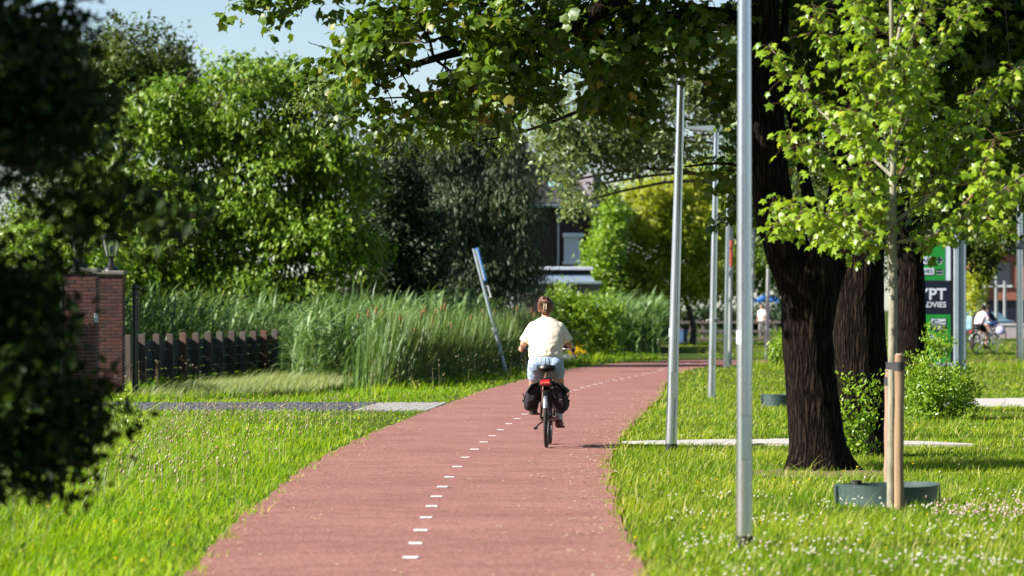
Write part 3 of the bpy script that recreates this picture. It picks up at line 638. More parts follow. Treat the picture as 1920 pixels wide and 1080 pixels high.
lobes = lob([(470, 10, 55, 38, 0, .5), (545, 22, 60, 40, .3, .7), (640, 45, 80, 50, .4, .8), (585, 82, 40, 22, .3, .4), (790, 50, 150, 85, -.4, 1.0), (690, 150, 75, 42, -.5, .6), (770, 165, 110, 55, -.4, .7), (870, 185, 90, 45, 0, .7), (960, 120, 140, 75, .4, .9), (800, 80, 110, 60, -.9, .6), (720, 70, 90, 60, -.6, .6), (880, 60, 110, 70, -.9, .7), (930, 150, 90, 50, -.6, .6), (640, 110, 70, 40, -.3, .5), (1000, 60, 110, 70, -.8, .7), (830, 130, 100, 40, -.9, .5), (740, 225, 45, 20, -.5, .35),
             (1080, 60, 170, 80, .2, 1.1), (1050, 195, 80, 36, 0, .6), (1120, 140, 110, 55, .8, .9), (1240, 60, 160, 70, .4, 1.1), (1180, 205, 60, 30, .6, .5), (1375, 180, 50, 50, .9, .6), (1365, 320, 45, 40, .4, .45), (1290, 312, 50, 15, .3, .3), (1385, 390, 30, 30, .6, .3),
             (1150, -560, 380, 240, .2, 2.4), (1300, -850, 450, 250, .5, 2.6), (1700, -800, 500, 300, .8, 2.6), (900, -330, 260, 150, 0, 1.8), (900, -130, 400, 120, 0, 1.6), (1200, -180, 350, 150, .3, 2.0), (1250, -420, 500, 220, .5, 2.2), (1650, -330, 500, 300, 1.4, 2.3), (1650, 40, 260, 170, 2.6, .9), (1880, 110, 220, 230, 2.4, 1.0), (1790, 330, 150, 130, 3.0, .7), (1960, -150, 300, 300, 1.8, 1.8), (1500, 150, 120, 190, 2.4, .8), (2200, 100, 260, 300, 1.8, 1.8)], D1, 1.0)
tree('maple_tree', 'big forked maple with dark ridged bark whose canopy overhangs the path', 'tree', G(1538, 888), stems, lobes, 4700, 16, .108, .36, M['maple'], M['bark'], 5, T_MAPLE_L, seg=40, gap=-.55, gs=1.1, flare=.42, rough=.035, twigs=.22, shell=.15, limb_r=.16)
# second trunk just behind, a thin-leaved tree whose sprays hang below the maple
D2 = 42.2
def P2(*a): return [W(x, y, D2 + (z[0] if z else 0)) for x, y, *z in a]
stems = [(P2((1616, 862), (1614, 800), (1613, 700), (1611, 600), (1612, 480), (1618, 330), (1623, 150), (1630, -200)), [.33, .30, .285, .28, .27, .24, .2, .1]),
         (P2((1622, 250), (1500, 80, .8), (1300, 60, 2.5), (1120, 190, 4.0), (950, 255, 4.5), (830, 262, 4.4), (720, 250, 4.2)), [.07, .05, .035, .022, .014, .010, .005]),
         (P2((1300, 60, 2.5), (1050, 110, 3.8), (880, 170, 4.4), (700, 185, 4.4), (560, 190, 4.2)), [.03, .02, .014, .009, .004])]
lobes = lob([(560, 205, 50, 30, 4, .4), (600, 165, 55, 30, 4.2, .5), (650, 225, 80, 28, 4.2, .5), (560, 240, 25, 12, 4, .3), (740, 255, 60, 14, 4.2, .4), (830, 262, 60, 20, 4.4, .4), (880, 235, 70, 28, 4.5, .5), (940, 220, 60, 45, 4.4, .5), (1000, 180, 60, 40, 4.2, .5), (910, 268, 60, 14, 4.4, .3),
             (1560, 40, 170, 140, 2, 1.0), (1750, 60, 200, 140, 2, 1.2), (1480, -120, 240, 130, 2, 1.5), (1800, 260, 140, 120, 1.6, 1.0)], D2, .6)
tree('elm_tree', 'second dark trunk, right behind the forked maple, with leafy shoots at its foot', 'tree', G(1622, 855), stems, lobes, 900, 14, .085, .30, M['elm'], M['bark'], 8, T_OVAL, seg=36, flare=.35, rough=.04, shell=.1, gap=-.7, no_limb=(10, 11, 12, 13))
D3 = 60.0
stems = [([W(x, y, D3) for x, y in ((1716, 778), (1713, 700), (1708, 600), (1705, 480), (1702, 300), (1700, 100), (1700, -200))], [.28, .25, .24, .225, .2, .16, .08])]
lobes = lob([(1700, 200, 190, 130), (1850, 130, 190, 150), (1580, 130, 140, 130), (1900, 320, 120, 70), (1760, 340, 90, 50), (1540, 300, 80, 60), (1700, 0, 300, 150), (1950, 60, 150, 180), (1500, 60, 120, 130)], D3, 2.2)
tree('lime_tree', 'third trunk, standing right behind the staked young tree, before the poster case', 'tree', G(1716, 772), stems, lobes, 1800, 16, .135, .5, M['olive'], M['bark'], 12, T_LEAF, seg=28, flare=.3, rough=.04)

# ------------------------------------------------------------------ young staked maple: trunk, branches, single leaves
DS = 31.2; rs = np.random.default_rng(21)
root = empty('young_maple', tuple(G(1675, 953)), 0, 'young maple with bright lime green leaves tied between two wooden stakes', 'tree')
tp = [W(x, y, DS) for x, y in ((1671, 955), (1672, 800), (1674, 600), (1674, 430), (1675, 300), (1673, 150), (1671, 0), (1668, -250), (1668, -420))]
world_child('trunk', stem_mesh('trunk', tp, [.036, .034, .036, .033, .025, .021, .018, .010, .004], 14, 30, .03, 2), M['bark_pale'], root)
BR = [((1668, 448), (1600, 425), (1520, 402), (1446, 382)), ((1668, 420), (1590, 400), (1510, 408), (1450, 425)), ((1670, 470), (1600, 445), (1540, 440)), ((1670, 402), (1600, 335), (1530, 290), (1478, 258)),
      ((1672, 330), (1590, 255), (1520, 190), (1442, 84)), ((1673, 260), (1610, 160), (1560, 90), (1525, 10)), ((1673, 160), (1630, 60), (1590, -20), (1560, -120)), ((1671, 210), (1640, 120), (1620, 20), (1600, -80)),
      ((1678, 415), (1740, 370), (1805, 300), (1862, 175), (1912, 125)), ((1676, 455), (1750, 440), (1830, 392), (1925, 322)), ((1678, 335), (1740, 290), (1790, 240), (1832, 165)), ((1805, 385), (1835, 350), (1850, 300), (1870, 250)),
      ((1676, 290), (1715, 190), (1760, 90), (1832, -10)), ((1675, 200), (1700, 110), (1730, 0), (1750, -90)), ((1674, 120), (1690, 30), (1700, -90), (1710, -190)), ((1830, 392), (1870, 420), (1880, 425)), ((1790, 325), (1840, 330), (1905, 345)),
      ((1673, 380), (1640, 330), (1620, 260), (1600, 200)), ((1674, 350), (1700, 300), (1715, 240), (1740, 180)), ((1673, 440), (1650, 400), (1620, 370), (1590, 360)), ((1673, 310), (1655, 230), (1640, 170), (1630, 110)), ((1674, 280), (1690, 220), (1695, 150), (1705, 90))]
lp = [[], [], [], [], []]; bv = []
for bi, br in enumerate(BR):
    sgn = (-1) ** bi; dz = (.15 + .75 * ((bi * 7) % 5) / 4) * sgn
    pts = [W(x, y, DS + dz * (k / (len(br) - 1))) for k, (x, y) in enumerate(br)]
    L = sum((pts[i + 1] - pts[i]).length for i in range(len(pts) - 1)); r0 = .006 + .007 * min(L, 1.4)
    world_child('branch', stem_mesh('branch', pts, [r0, r0 * .7, r0 * .5, r0 * .22], 6, 12, .03, bi), M['bark_pale'] if r0 > .013 else M['redtwig'], root)
    C = curve_pts(pts, 60); n = int(L * 128)
    for j in range(n):
        t = rs.uniform(.14, 1.02) ** .85; p = C[min(int(t * 60), 60)]
        off = Vector(rs.normal(0, 1, 3)) * (.035 + .075 * rs.random()); off.z = off.z * .8 - .02
        pos = p + off; d_ = off.normalized()
        lp[0].append(tuple(pos)); lp[1].append((d_.x + rs.normal(0, .35), d_.y * .6 - .1 + rs.normal(0, .3), d_.z * .4 - .55 + rs.normal(0, .3)))
        lp[2].append((-.35 + rs.normal(0, .45), -.35 + rs.normal(0, .45), .75 + rs.normal(0, .3))); lp[3].append(.076 * rs.uniform(.5, 1.2)); lp[4].append(rs.random() * (.95 if rs.random() < .12 else .8))
        bv.append((tuple(p), tuple(pos)))
lp = [np.array(a) for a in lp]; A = np.array([b[0] for b in bv]); B = np.array([b[1] for b in bv])
v, f = twig_mesh(A, B, np.full(len(A), .0016), np.full(len(A), .001)); world_child('leaf_stalks', np_mesh('leaf_stalks', v, f), M['redtwig'], root)
order = np.argsort(lp[0][:, 1]); near, rest = order[:300], order[300:]
v, f, t = place(T_MAPLE, *[a[rest] for a in lp]); o = world_child('foliage', np_mesh('foliage', v, f, t, smooth=False), M['sapling'], root); o['kind'] = 'stuff'
lms = [np_mesh('leaf', T_MAPLE[0], T_MAPLE[1], np.full(11, .1 + .2 * k), smooth=False) for k in range(5)]
for k_ in lms: k_.materials.append(M['sapling'])
for i in near:
    tan = unit(lp[1][i]); nr = unit(lp[2][i] - tan * np.dot(lp[2][i], tan)); bt = np.cross(nr, tan)
    o = link('leaf', lms[int(lp[4][i] * 4.99)], None, root); s = lp[3][i]
    o.matrix_basis = Matrix(((tan[0] * s, bt[0] * s, nr[0] * s, lp[0][i][0] - root.location.x), (tan[1] * s, bt[1] * s, nr[1] * s, lp[0][i][1] - root.location.y), (tan[2] * s, bt[2] * s, nr[2] * s, lp[0][i][2]), (0, 0, 0, 1)))

# ------------------------------------------------------------------ dark tree at the left edge, close to the camera
DF = 17.0
stems = [([Vector((-3.75, 17.3, -.05)), Vector((-3.7, 17.2, 1.2)), Vector((-3.6, 17.1, 2.4)), Vector((-3.5, 17, 4.2))], [.16, .14, .11, .04])]
lobes = lob([(10, 130, 150, 110, .2, .45), (110, 215, 110, 70, 0, .35), (20, 30, 150, 60, .3, .4), (50, 320, 160, 90, 0, .4), (185, 370, 120, 55, -.3, .25), (290, 385, 90, 45, -.4, .2), (365, 405, 45, 22, -.5, .12), (30, 450, 90, 70, 0, .4), (150, 410, 80, 22, -.2, .25), (-20, 570, 120, 100, 0, .4), (60, 690, 80, 60, -.2, .25), (30, 760, 140, 90, 0, .4), (20, 850, 140, 55, 0, .35), (110, 800, 60, 50, .1, .2), (20, 240, 150, 90, .5, .4), (40, 390, 120, 80, .5, .4), (10, 520, 90, 80, .5, .35), (60, 130, 130, 80, .6, .35), (20, 640, 110, 80, .5, .35), (70, 300, 110, 70, .7, .3), (110, 860, 70, 40, .2, .25), (150, 770, 50, 50, .3, .2),
             (-250, 500, 320, 330, .2, .8), (-350, 100, 380, 300, 0, .9), (-500, 700, 300, 250, 0, .8), (-250, -250, 300, 200, .2, .7), (-800, 0, 500, 500, .3, 1.2), (-700, -500, 500, 350, .2, 1.2), (-1150, 400, 350, 500, .2, 1.2), (-250, 840, 250, 100, .1, .6)], DF, .4)
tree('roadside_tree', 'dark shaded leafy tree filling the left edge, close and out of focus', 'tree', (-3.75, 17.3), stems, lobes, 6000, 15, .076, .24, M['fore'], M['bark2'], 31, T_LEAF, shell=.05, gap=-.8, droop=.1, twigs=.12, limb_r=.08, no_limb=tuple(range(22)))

# ------------------------------------------------------------------ trees across the ditch and farther off
def simple(name, label, base_px, d, items, dr, ns, nl, size, slen, lm, seed, r=.2, top=None, tmpl=T_LEAF, group='trees across the ditch and behind the path', topx=None, **kw):
    bx = (base_px - CX) / F * d; cx = topx or np.mean([i[0] for i in items]); ty = top or np.mean([i[1] for i in items])
    t = W(cx, ty, d); st = [([Vector((bx, d, -.1)), Vector((bx + .05, d, .8)), Vector((bx * .7 + t.x * .3, d, max(t.z * .5, 1.2))), t], [r * 1.3, r, r * .8, r * .35])]
    return tree(name, label, 'tree', (bx, d), st, lob(items, d, dr), ns, nl, size, slen, lm, M['bark2'], seed, tmpl, group=group, **kw)
simple('broadleaf_tree', 'large bright green rounded tree behind the reed bed left of centre', 430, 104, [(440, 180, 85, 70), (340, 205, 90, 75), (520, 200, 85, 80), (605, 235, 75, 75), (265, 310, 95, 95), (400, 310, 120, 90), (530, 340, 115, 90), (630, 360, 75, 85), (210, 400, 80, 80), (310, 430, 120, 90), (450, 450, 130, 85), (590, 450, 100, 75), (230, 500, 100, 55), (380, 525, 130, 45), (540, 525, 120, 45), (660, 480, 50, 60)], 1.7, 4600, 16, .19, .6, M['bright'], 41, .25, gap=-.12, shell=.45, droop=.55, up=.5)
simple('broadleaf_tree', 'tall olive tree rising above and left of the bright rounded tree', 235, 126, [(240, 95, 80, 65), (310, 120, 60, 60), (180, 150, 90, 90), (260, 190, 110, 90), (345, 160, 35, 45), (130, 260, 110, 110), (90, 130, 80, 80), (100, 400, 120, 110), (90, 520, 130, 70)], 2.2, 2200, 16, .18, .65, M['olive'], 43, .25, gap=-.3)
simple('evergreen_tree', 'nearly black evergreen between the bright rounded tree and the willow', 730, 112, [(735, 290, 45, 60), (725, 350, 65, 70), (745, 430, 80, 90), (700, 480, 70, 80), (790, 470, 55, 80), (740, 530, 90, 40), (650, 545, 60, 30)], 1.6, 2200, 16, .15, .5, M['dark'], 45, .2, shell=.3, gap=-.8)
simple('willow_tree', 'grey green willow with drooping narrow leaves left of the brick house', 890, 118, [(880, 225, 70, 45), (830, 280, 60, 60), (910, 290, 75, 65), (965, 330, 55, 90), (870, 370, 90, 80), (940, 420, 75, 85), (830, 430, 50, 90), (900, 490, 100, 60), (970, 500, 45, 50), (850, 540, 80, 35), (790, 290, 30, 50)], 1.6, 3000, 17, .19, .7, M['willow'], 47, .22, tmpl=T_NARROW, droop=1.1, gap=-.5, up=.3)
simple('poplar_tree', 'loose pale tree whose thin branches hang before the brick house', 1482, 106, [(1090, 240, 90, 60), (1190, 225, 95, 70), (1240, 270, 70, 40), (1060, 285, 50, 35), (1160, 290, 90, 35), (1060, 340, 45, 25), (1330, 210, 90, 80), (1040, 200, 60, 60), (1120, 345, 40, 18), (1080, 380, 30, 20), (1440, 250, 90, 90), (1390, 130, 160, 90), (1220, 120, 140, 70)], 1.6, 1900, 15, .15, .55, M['thin'], 49, .16, top=180, topx=1462, gap=-.35, shell=.2)
simple('acacia_tree', 'yellow green light tree on a slim dark trunk by the rail fence', 1298, 172, [(1225, 390, 70, 60), (1180, 470, 65, 65), (1270, 470, 70, 60), (1225, 545, 70, 35), (1310, 430, 60, 70), (1160, 545, 40, 25), (1320, 520, 50, 40), (1290, 350, 50, 40)], 2.0, 1900, 16, .22, .8, M['yellowgreen'], 51, .13, gap=-.4)
simple('conifer_tree', 'slim mid green tree just right of the brick house', 1130, 158, [(1150, 400, 18, 40), (1135, 450, 25, 40), (1125, 490, 30, 35), (1120, 540, 40, 30), (1150, 580, 50, 30)], 1.2, 700, 15, .2, .7, M['shrub'], 53, .15)
simple('broadleaf_tree', 'deep green tree behind the row of thin lamp posts', 1390, 190, [(1380, 330, 70, 70), (1350, 420, 70, 70), (1430, 420, 70, 80), (1390, 500, 80, 50), (1470, 500, 60, 60), (1480, 360, 80, 80), (1330, 520, 40, 40)], 2.6, 1900, 15, .24, .9, M['bright'], 55, .2)
simple('broadleaf_tree', 'dark leafy tree behind the poster case, over the far cyclists', 1760, 135, [(1800, 330, 90, 80), (1870, 300, 100, 90), (1760, 420, 80, 70), (1860, 420, 60, 60), (1930, 400, 60, 80), (1830, 480, 30, 35), (1560, 450, 120, 90), (1660, 380, 90, 90), (1880, 200, 150, 80)], 2.6, 2500, 15, .2, .7, M['olive'], 57, .25)
simple('broadleaf_tree', 'small light green tree right beside the poster case post', 1822, 150, [(1835, 500, 28, 35), (1825, 550, 25, 35), (1850, 460, 25, 25)], 1.0, 260, 14, .16, .5, M['yellowgreen'], 59, .08)
simple('broadleaf_tree', 'green tree showing between the gate lanterns and the bright tree', 190, 97, [(150, 440, 60, 60), (60, 470, 90, 80), (190, 500, 60, 40), (100, 560, 120, 50), (-40, 520, 100, 100)], 1.6, 900, 15, .13, .5, M['shrub'], 61, .14)

def bush(name, label, px, base_y, items, dr, ns, nl, size, slen, lm, seed, tmpl=T_LEAF, nstem=7, group=None, dd=None, **kw):
    b = G(px, base_y); d = dd or b.y; rs = np.random.default_rng(seed)
    root = empty(name, (b.x, b.y, 0), 0, label, 'bush', group); lobes = lob(items, d, dr)
    for k in range(nstem):
        c = Vector(lobes[k % len(lobes)][0]); a = Vector((b.x + rs.normal(0, .1), b.y + rs.normal(0, .1), -.03)); c += Vector(rs.normal(0, .08, 3))
        world_child('stem', stem_mesh('stem', [a, (a + c) / 2 + Vector((0, 0, .08)), c], [.014, .010, .004], 5, 6, .02, k), M['twig'], root)
    (pos, tan, nrm, sz, tint), c, li = sprays(lobes, ns, nl, size, slen, rs, **kw)
    k = pos[:, 2] > .02; v, f, t = place(tmpl, pos[k], tan[k], nrm[k], sz[k], tint[k])
    world_child('crown', np_mesh('crown', v, f, t, smooth=False), lm, root); return root
bush('round_bush', 'low rounded leafy bush on the lawn before the poster case', 1765, 787, [(1765, 730, 60, 35), (1720, 740, 35, 45), (1805, 750, 28, 32), (1765, 765, 70, 22), (1730, 690, 22, 25), (1790, 700, 25, 18), (1745, 640, 8, 25), (1770, 650, 10, 20)], .5, 420, 14, .062, .2, M['shrub'], 71, T_OVAL, 10, droop=-.3, up=.9, gap=-.9)
bush('leafy_shoots', 'loose leafy shoots sprouting at the foot of the second dark trunk', 1600, 850, [(1597, 730, 14, 28), (1590, 790, 20, 35), (1620, 790, 22, 30), (1640, 745, 16, 30), (1605, 835, 25, 18)], .18, 75, 11, .06, .19, M['shrub'], 73, T_OVAL, 6, dd=41.5, droop=-.4, gap=-.9)
bush('waterside_bush', 'rounded bright green bush right of the cyclist at the bend', 1105, 668, [(1095, 590, 55, 35), (1130, 605, 40, 45), (1060, 590, 35, 30), (1100, 635, 60, 28), (1050, 560, 25, 22), (1145, 640, 25, 25)], 1.0, 800, 15, .12, .42, M['shrub'], 75, T_LEAF, 9, droop=-.2, gap=-.7)
bush('rust_tinged_shrub', 'rust tinged yellow shrub beside the thin white post', 1250, 645, [(1250, 590, 12, 30), (1246, 620, 10, 18), (1256, 560, 10, 20)], .6, 130, 12, .15, .4, M['rust'], 77)
bush('dark_hedge', 'dark clipped hedge beyond the rail fence', 1310, 632, [(1265, 597, 40, 16), (1330, 595, 45, 16), (1400, 598, 45, 18), (1470, 595, 40, 20)], 1.6, 700, 13, .22, .7, M['dark'], 79, gap=-1, dd=212)
bush('weedy_shrub', 'leafy weeds around the grey trunk left of the maple', 1462, 690, [(1462, 655, 16, 18), (1455, 676, 22, 12), (1470, 630, 8, 14)], .5, 120, 11, .13, .35, M['shrub'], 81)
bush('yellow_flowering_weed', 'yellow flowering weed clump right of the handlebar', 1078, 672, [(1080, 657, 13, 8)], .4, 32, 10, .06, .2, M['yellow'], 83, nstem=5)
bush('ditch_shrub', 'sprawling yellow green weeds on the bank below the dark tree', 190, 830, [(180, 800, 50, 30), (215, 770, 40, 25), (140, 840, 45, 30), (235, 800, 30, 20)], .5, 260, 12, .05, .2, M['shrub'], 85, T_OVAL, 8, gap=-.9)
bush('ditch_shrub', 'dark low growth at the left frame edge above the ditch water', 40, 885, [(30, 850, 60, 30), (90, 870, 50, 22), (-20, 830, 60, 40), (60, 800, 60, 40), (110, 820, 40, 40)], .6, 330, 12, .055, .2, M['olive'], 87, T_OVAL, 8, gap=-.9)

# ------------------------------------------------------------------ reeds and cattails
rs = np.random.default_rng(91)
def arch(x, y, z, L, az, elev, bend, w, rs, tint, seg=4):     # arching strap leaves
    n = len(x); V = []; px, py, pz = x.copy(), y.copy(), z.copy(); e = elev.copy(); st = L / seg
    sx, sy = -np.sin(az), np.cos(az); tw = rs.normal(0, .6, n)
    for k in range(seg + 1):
        ww = w * np.array([.7, 1, .9, .6, .08])[int(round(k / seg * 4))] / 2
        for sg in (-1, 1): V.append(np.stack([px + sg * sx * ww, py + sg * sy * ww, pz + sg * ww * tw * .5], 1))
        px = px + np.cos(az) * np.cos(e) * st; py = py + np.sin(az) * np.cos(e) * st; pz = pz + np.sin(e) * st; e = e - bend / seg
    nv = 2 * (seg + 1); fs = [(2 * k, 2 * k + 1, 2 * k + 3, 2 * k + 2) for k in range(seg)]
    f4 = (np.array(fs)[None] + nv * np.arange(n)[:, None, None]).reshape(-1, 4)
    f = np.concatenate([f4[:, :3], f4[:, [0, 2, 3]]])
    return np.stack(V, 1).reshape(-1, 3), f, np.repeat(tint, nv)
def reed_bed(name, label, x, d, hfun, nleaf, wscale=1.0, az0=0.2):
    n = len(x); hh = hfun(x, d) * rs.uniform(.82, 1.06, n); z0 = ground_z(x, d)
    xs = np.repeat(x, nleaf); ds = np.repeat(d, nleaf); hs = np.repeat(hh, nleaf); t = rs.uniform(.25, 1, n * nleaf)
    az = rs.normal(az0, .95, n * nleaf); az = np.where(rs.random(n * nleaf) < .2, az + np.pi, az)
    a = arch(xs + (t - .5) * .1, ds, np.repeat(z0, nleaf) + (hs - np.repeat(z0, nleaf)) * t - .25, rs.uniform(.45, .95, n * nleaf), az, rs.normal(1.05, .3, n * nleaf), rs.uniform(.6, 2.1, n * nleaf), rs.uniform(.035, .065, n * nleaf) * wscale, rs, np.clip(rs.normal(.5, .27, n * nleaf), 0, 1), seg=3)
    b = blades(x, d, z0, hh - z0, np.full(n, .016) * wscale, rs, .05, np.clip(rs.normal(.3, .2, n), 0, .8), wind=(.06, 0))
    o = link(name, np_mesh(name, *join([a, b])), M['reed']); tag(o, label, 'reeds', kind='stuff'); return o
n = 12500; d = rs.uniform(77, 126, n); lo = np.where(d < 95, np.interp(d, [77, 79, 95], [-6.8, -6.6, -5.4]), -13.0); hi = bank_x(d) - np.interp(d, [77, 95, 126], [.7, 1.6, 2.0])
x = lo + rs.random(n) * (hi - lo); k = (hi > lo) & (((d > 96) | (x > -.0575 * d)) & ((d > 87) | (x > -.0375 * d))); x, d = x[k], d[k]
def rh(x, d): return 1.52 + .22 * nz2(x, d, 2.6) + .42 * smooth01((d - 90) / 12) + .18 * smooth01((-5 - x) / 2)
reed_bed('reed_bed', 'dense grey green reed bed behind the board fence', x, d, rh, 4)
n = 1300; d = rs.uniform(136, 158, n); x = (rs.uniform(1100, 1238, n) - CX) / F * d
reed_bed('reed_bed', 'pale grey green reeds right of the rounded waterside bush', x, d, lambda x, d: 1.9 + .25 * nz2(x, d, 1.6), 5, 1.8)
n = 9500; d = rs.uniform(74, 112, n); x = bank_x(d) - rs.gamma(1.6, .8, n) - .05; k = (x > bank_x(d) - 3.4) & (x > -.0355 * d - rs.gamma(1.5, .12, len(x))); x, d = x[k], d[k]; n = len(x)
z0 = ground_z(x, d); edge = np.clip((bank_x(d) - x) / .5, .45, 1) * np.clip((d - 73) / 5, .5, 1)
hh = (1.5 + .2 * nz2(x, d, 1.5, 2)) * rs.uniform(.7, 1.12, n) * edge
a = arch(x, d, z0, hh - z0, rs.normal(.1, .9, n), rs.normal(1.45, .09, n), rs.uniform(0, .35, n), rs.uniform(.03, .055, n), rs, np.clip(rs.normal(.42, .26, n), 0, 1))
k = rs.random(n) < .16; b = arch(x[k] + .05, d[k], z0[k], (hh - z0)[k] * rs.uniform(.7, 1, k.sum()), rs.normal(.3, 1.2, k.sum()), rs.normal(1.25, .15, k.sum()), rs.uniform(.5, 2.2, k.sum()), rs.uniform(.03, .055, k.sum()), rs, np.clip(rs.normal(.55, .26, k.sum()), 0, 1))
root = link('cattail_bed', np_mesh('cattail_bed', *join([a, b])), M['cattail']); tag(root, 'upright cattails with brown heads beside the leaning signpost', 'cattails', kind='stuff')
k = np.nonzero((rs.random(n) < .016) & (edge > .9))[0]; m = mat('cattail_heads', (0.20, 0.09, 0.03), (0.30, 0.15, 0.05), 0.9, scale=20)
hd = heads(x[k], d[k], hh[k] * .93, np.full(len(k), .026), rs, np.zeros(len(k)), 5.0)
o = link('cattail_heads', np_mesh('cattail_heads', *hd), m, root); o['kind'] = 'stuff'
# ------------------------------------------------------------------ lamp posts
sticker_m = mat('weathered_sticker', (0.72, 0.74, 0.76), (0.45, 0.55, 0.68), 0.6, scale=40)
def lamp_post(label, base_px, base_y, r0, r1, height, lean=0.0, lum=True, collar=True, m='steel', band=None, sticker=None, arm=0.62, name='lamp_post', group='metal lamp posts along the path', dark=False):
    b = G(base_px, base_y); root = empty(name, (b.x, b.y, 0), 0, label, 'lamp post' if name == 'lamp_post' else 'post', group)
    mb = MB(); N = 10
    def c(z): return Vector((math.tan(lean) * z, 0, z))
    zs = [-.05, 1.0, 1.02] + [1.02 + (height - 1.02) * k / 6 for k in range(1, 7)] if height > 2 else [-.05, height * .5, height]
    mb.tube([c(z) for z in zs], [r0 + (r1 - r0) * max(z, 0) / height for z in zs], 28); mb.build('pole', M[m], root, True)
    if collar:
        mb = MB(); mb.tube([c(-.02), c(.085)], [r0 * 1.05, r0 * 1.05], 28); mb.build('base_sleeve', M['rubber'], root, True)
    mb = MB(); mb.box(c(.75) + Vector((.15 * r0, -r0 * .985 + .004, 0)), (.07, .012, .30), bevel=.004); mb.build('service_hatch', M[m], root)
    if lum:
        t = c(height); mb = MB(); mb.tube([t - Vector((0, 0, .04)), t + Vector((0, 0, .05))], [r1 * 1.25, r1 * 1.1], 20); mb.build('pole_cap', M['greypaint'], root, True)
        mb = MB(); mb.prism([(-arm, .005), (-arm + .04, -.015), (-.08, -.045), (.10, -.045), (.12, .0), (.08, .05), (-.1, .055), (-arm + .03, .035)], -.10, .10)
        mb.v = [(x + t.x, y, z + t.z) for x, y, z in mb.v]; l = mb.build('luminaire', M['greypaint'], root)
        mb = MB(); mb.box((t.x - arm * .5, 0, t.z - .042), (arm * .5, .14, .012)); mb.build('lens', mat('lamp_lens', (.7, .72, .74), (.6, .62, .64), .3), l)
    if band:
        mb = MB(); cc = c(band); rr = r0 + (r1 - r0) * band / height
        mb.tube([cc - Vector((0, 0, .03)), cc + Vector((0, 0, .03))], [rr * 1.1] * 2, 20)
        for s in (-1, 1): mb.box(cc + Vector((s * (rr + .025), -.01, 0)), (.06, .05, .05), bevel=.008)
        mb.build('clamp_band', M['steel_dull'], root)
    if sticker:
        cc = c(sticker); rr = r0 + (r1 - r0) * sticker / height; mb = MB(); n = 6
        a0 = math.radians(-165); a1 = math.radians(-115)
        v = [Vector((math.cos(a0 + (a1 - a0) * k / n) * (rr + .003), math.sin(a0 + (a1 - a0) * k / n) * (rr + .003), h)) + cc for h in (-.045, .045) for k in range(n + 1)]
        mb.add(v, [(k, k + 1, k + n + 2, k + n + 1) for k in range(n)]); mb.build('sticker', sticker_m, root)
    return root
lamp_post('nearest lamp post, thick bright galvanised pole cut off by the top of the frame', 1395.5, 1028, .057, .040, 4.9, 0.0, sticker=1.43)
lamp_post('tall tapering lamp post right of the cyclist, with black sleeve at its foot', 1258, 846, .067, .042, 4.45, .027, sticker=1.35, arm=.55)
lamp_post('lamp post with a bolted clamp band and its lamp head seen left of the maple', 1334, 747, .072, .045, 4.85, .018, band=1.4, collar=False, arm=.55)
lamp_post('slim lamp post paired with a darker post at the path bend', 1360, 692, .068, .045, 4.8, .016, lum=False, collar=False, group='posts near the path bend')
lamp_post('darker post tucked right behind the slim lamp post at the bend', 1368, 688, .06, .05, 3.9, .012, lum=False, collar=False, m='steel_dull', name='metal_post', group='posts near the path bend')
lamp_post('thin post just right of the nearest lamp post', 1408, 688, .045, .04, 5.0, .018, lum=False, collar=False, m='steel_dull', name='metal_post', group='posts near the path bend')
lamp_post('short pale post ending below the leaves left of the maple trunk', 1437, 676, .07, .06, 2.85, .02, lum=False, collar=False, m='steel_dull', name='metal_post', group='posts near the path bend')
lamp_post('white thin post beside the rust tinged shrub', 1237, 641, .075, .07, 2.6, 0, lum=False, collar=False, m='white', name='metal_post')
lamp_post('pale blue grey post beyond the rail fence near the pedestrians', 1457, 624, .07, .06, 2.1, 0, lum=False, collar=False, m='greypaint', name='metal_post')
p = lamp_post('tall lamp post at the right edge of the frame carrying a grey triangular sign', 1912, 685, .10, .075, 7.4, .0, collar=False)
mb = MB(); mb.prism([(-.02, -.0), (.62, 0), (.30, .56)], -.14, -.115); mb.v = [(x - .13, y, z + 3.28) for x, y, z in mb.v]; mb.build('triangular_sign', mat('sign_back_grey', (.10, .11, .12), (.13, .14, .15), .6), p)
mb = MB(); mb.box((0, -.10, 3.45), (.26, .05, .04)); mb.build('sign_bracket', M['steel_dull'], p)
for px, by, hgt, lab in ((1836, 640, 3.9, 'leftmost of the three blurred white posts behind the far cyclists'), (1868, 632, 3.4, 'middle one of the three blurred white posts behind the far cyclists'), (1884, 629, 3.2, 'rightmost of the three blurred white posts behind the far cyclists')):
    lamp_post(lab, px, by, .10, .09, hgt, 0, lum=False, collar=False, m='steel_dull', name='metal_post', group='white posts far right')
# red object strapped to the post at the bend
root = empty('red_signal_tube', (W(1370, 475, 105).x, 104.7, W(1370, 475, 105).z), 0, 'small red upright tube fixed high on the post at the bend', 'marker')
mb = MB(); mb.tube([(0, 0, -.36), (0, 0, .36)], [.04, .04], 14); mb.build('tube', mat('red_plastic', (.35, .04, .02), (.42, .06, .03), .5), root, True)
mb = MB(); mb.box((-.03, .06, .2), (.05, .12, .04)); mb.box((-.03, .06, -.2), (.05, .12, .04)); mb.build('bracket', M['steel_dull'], root)

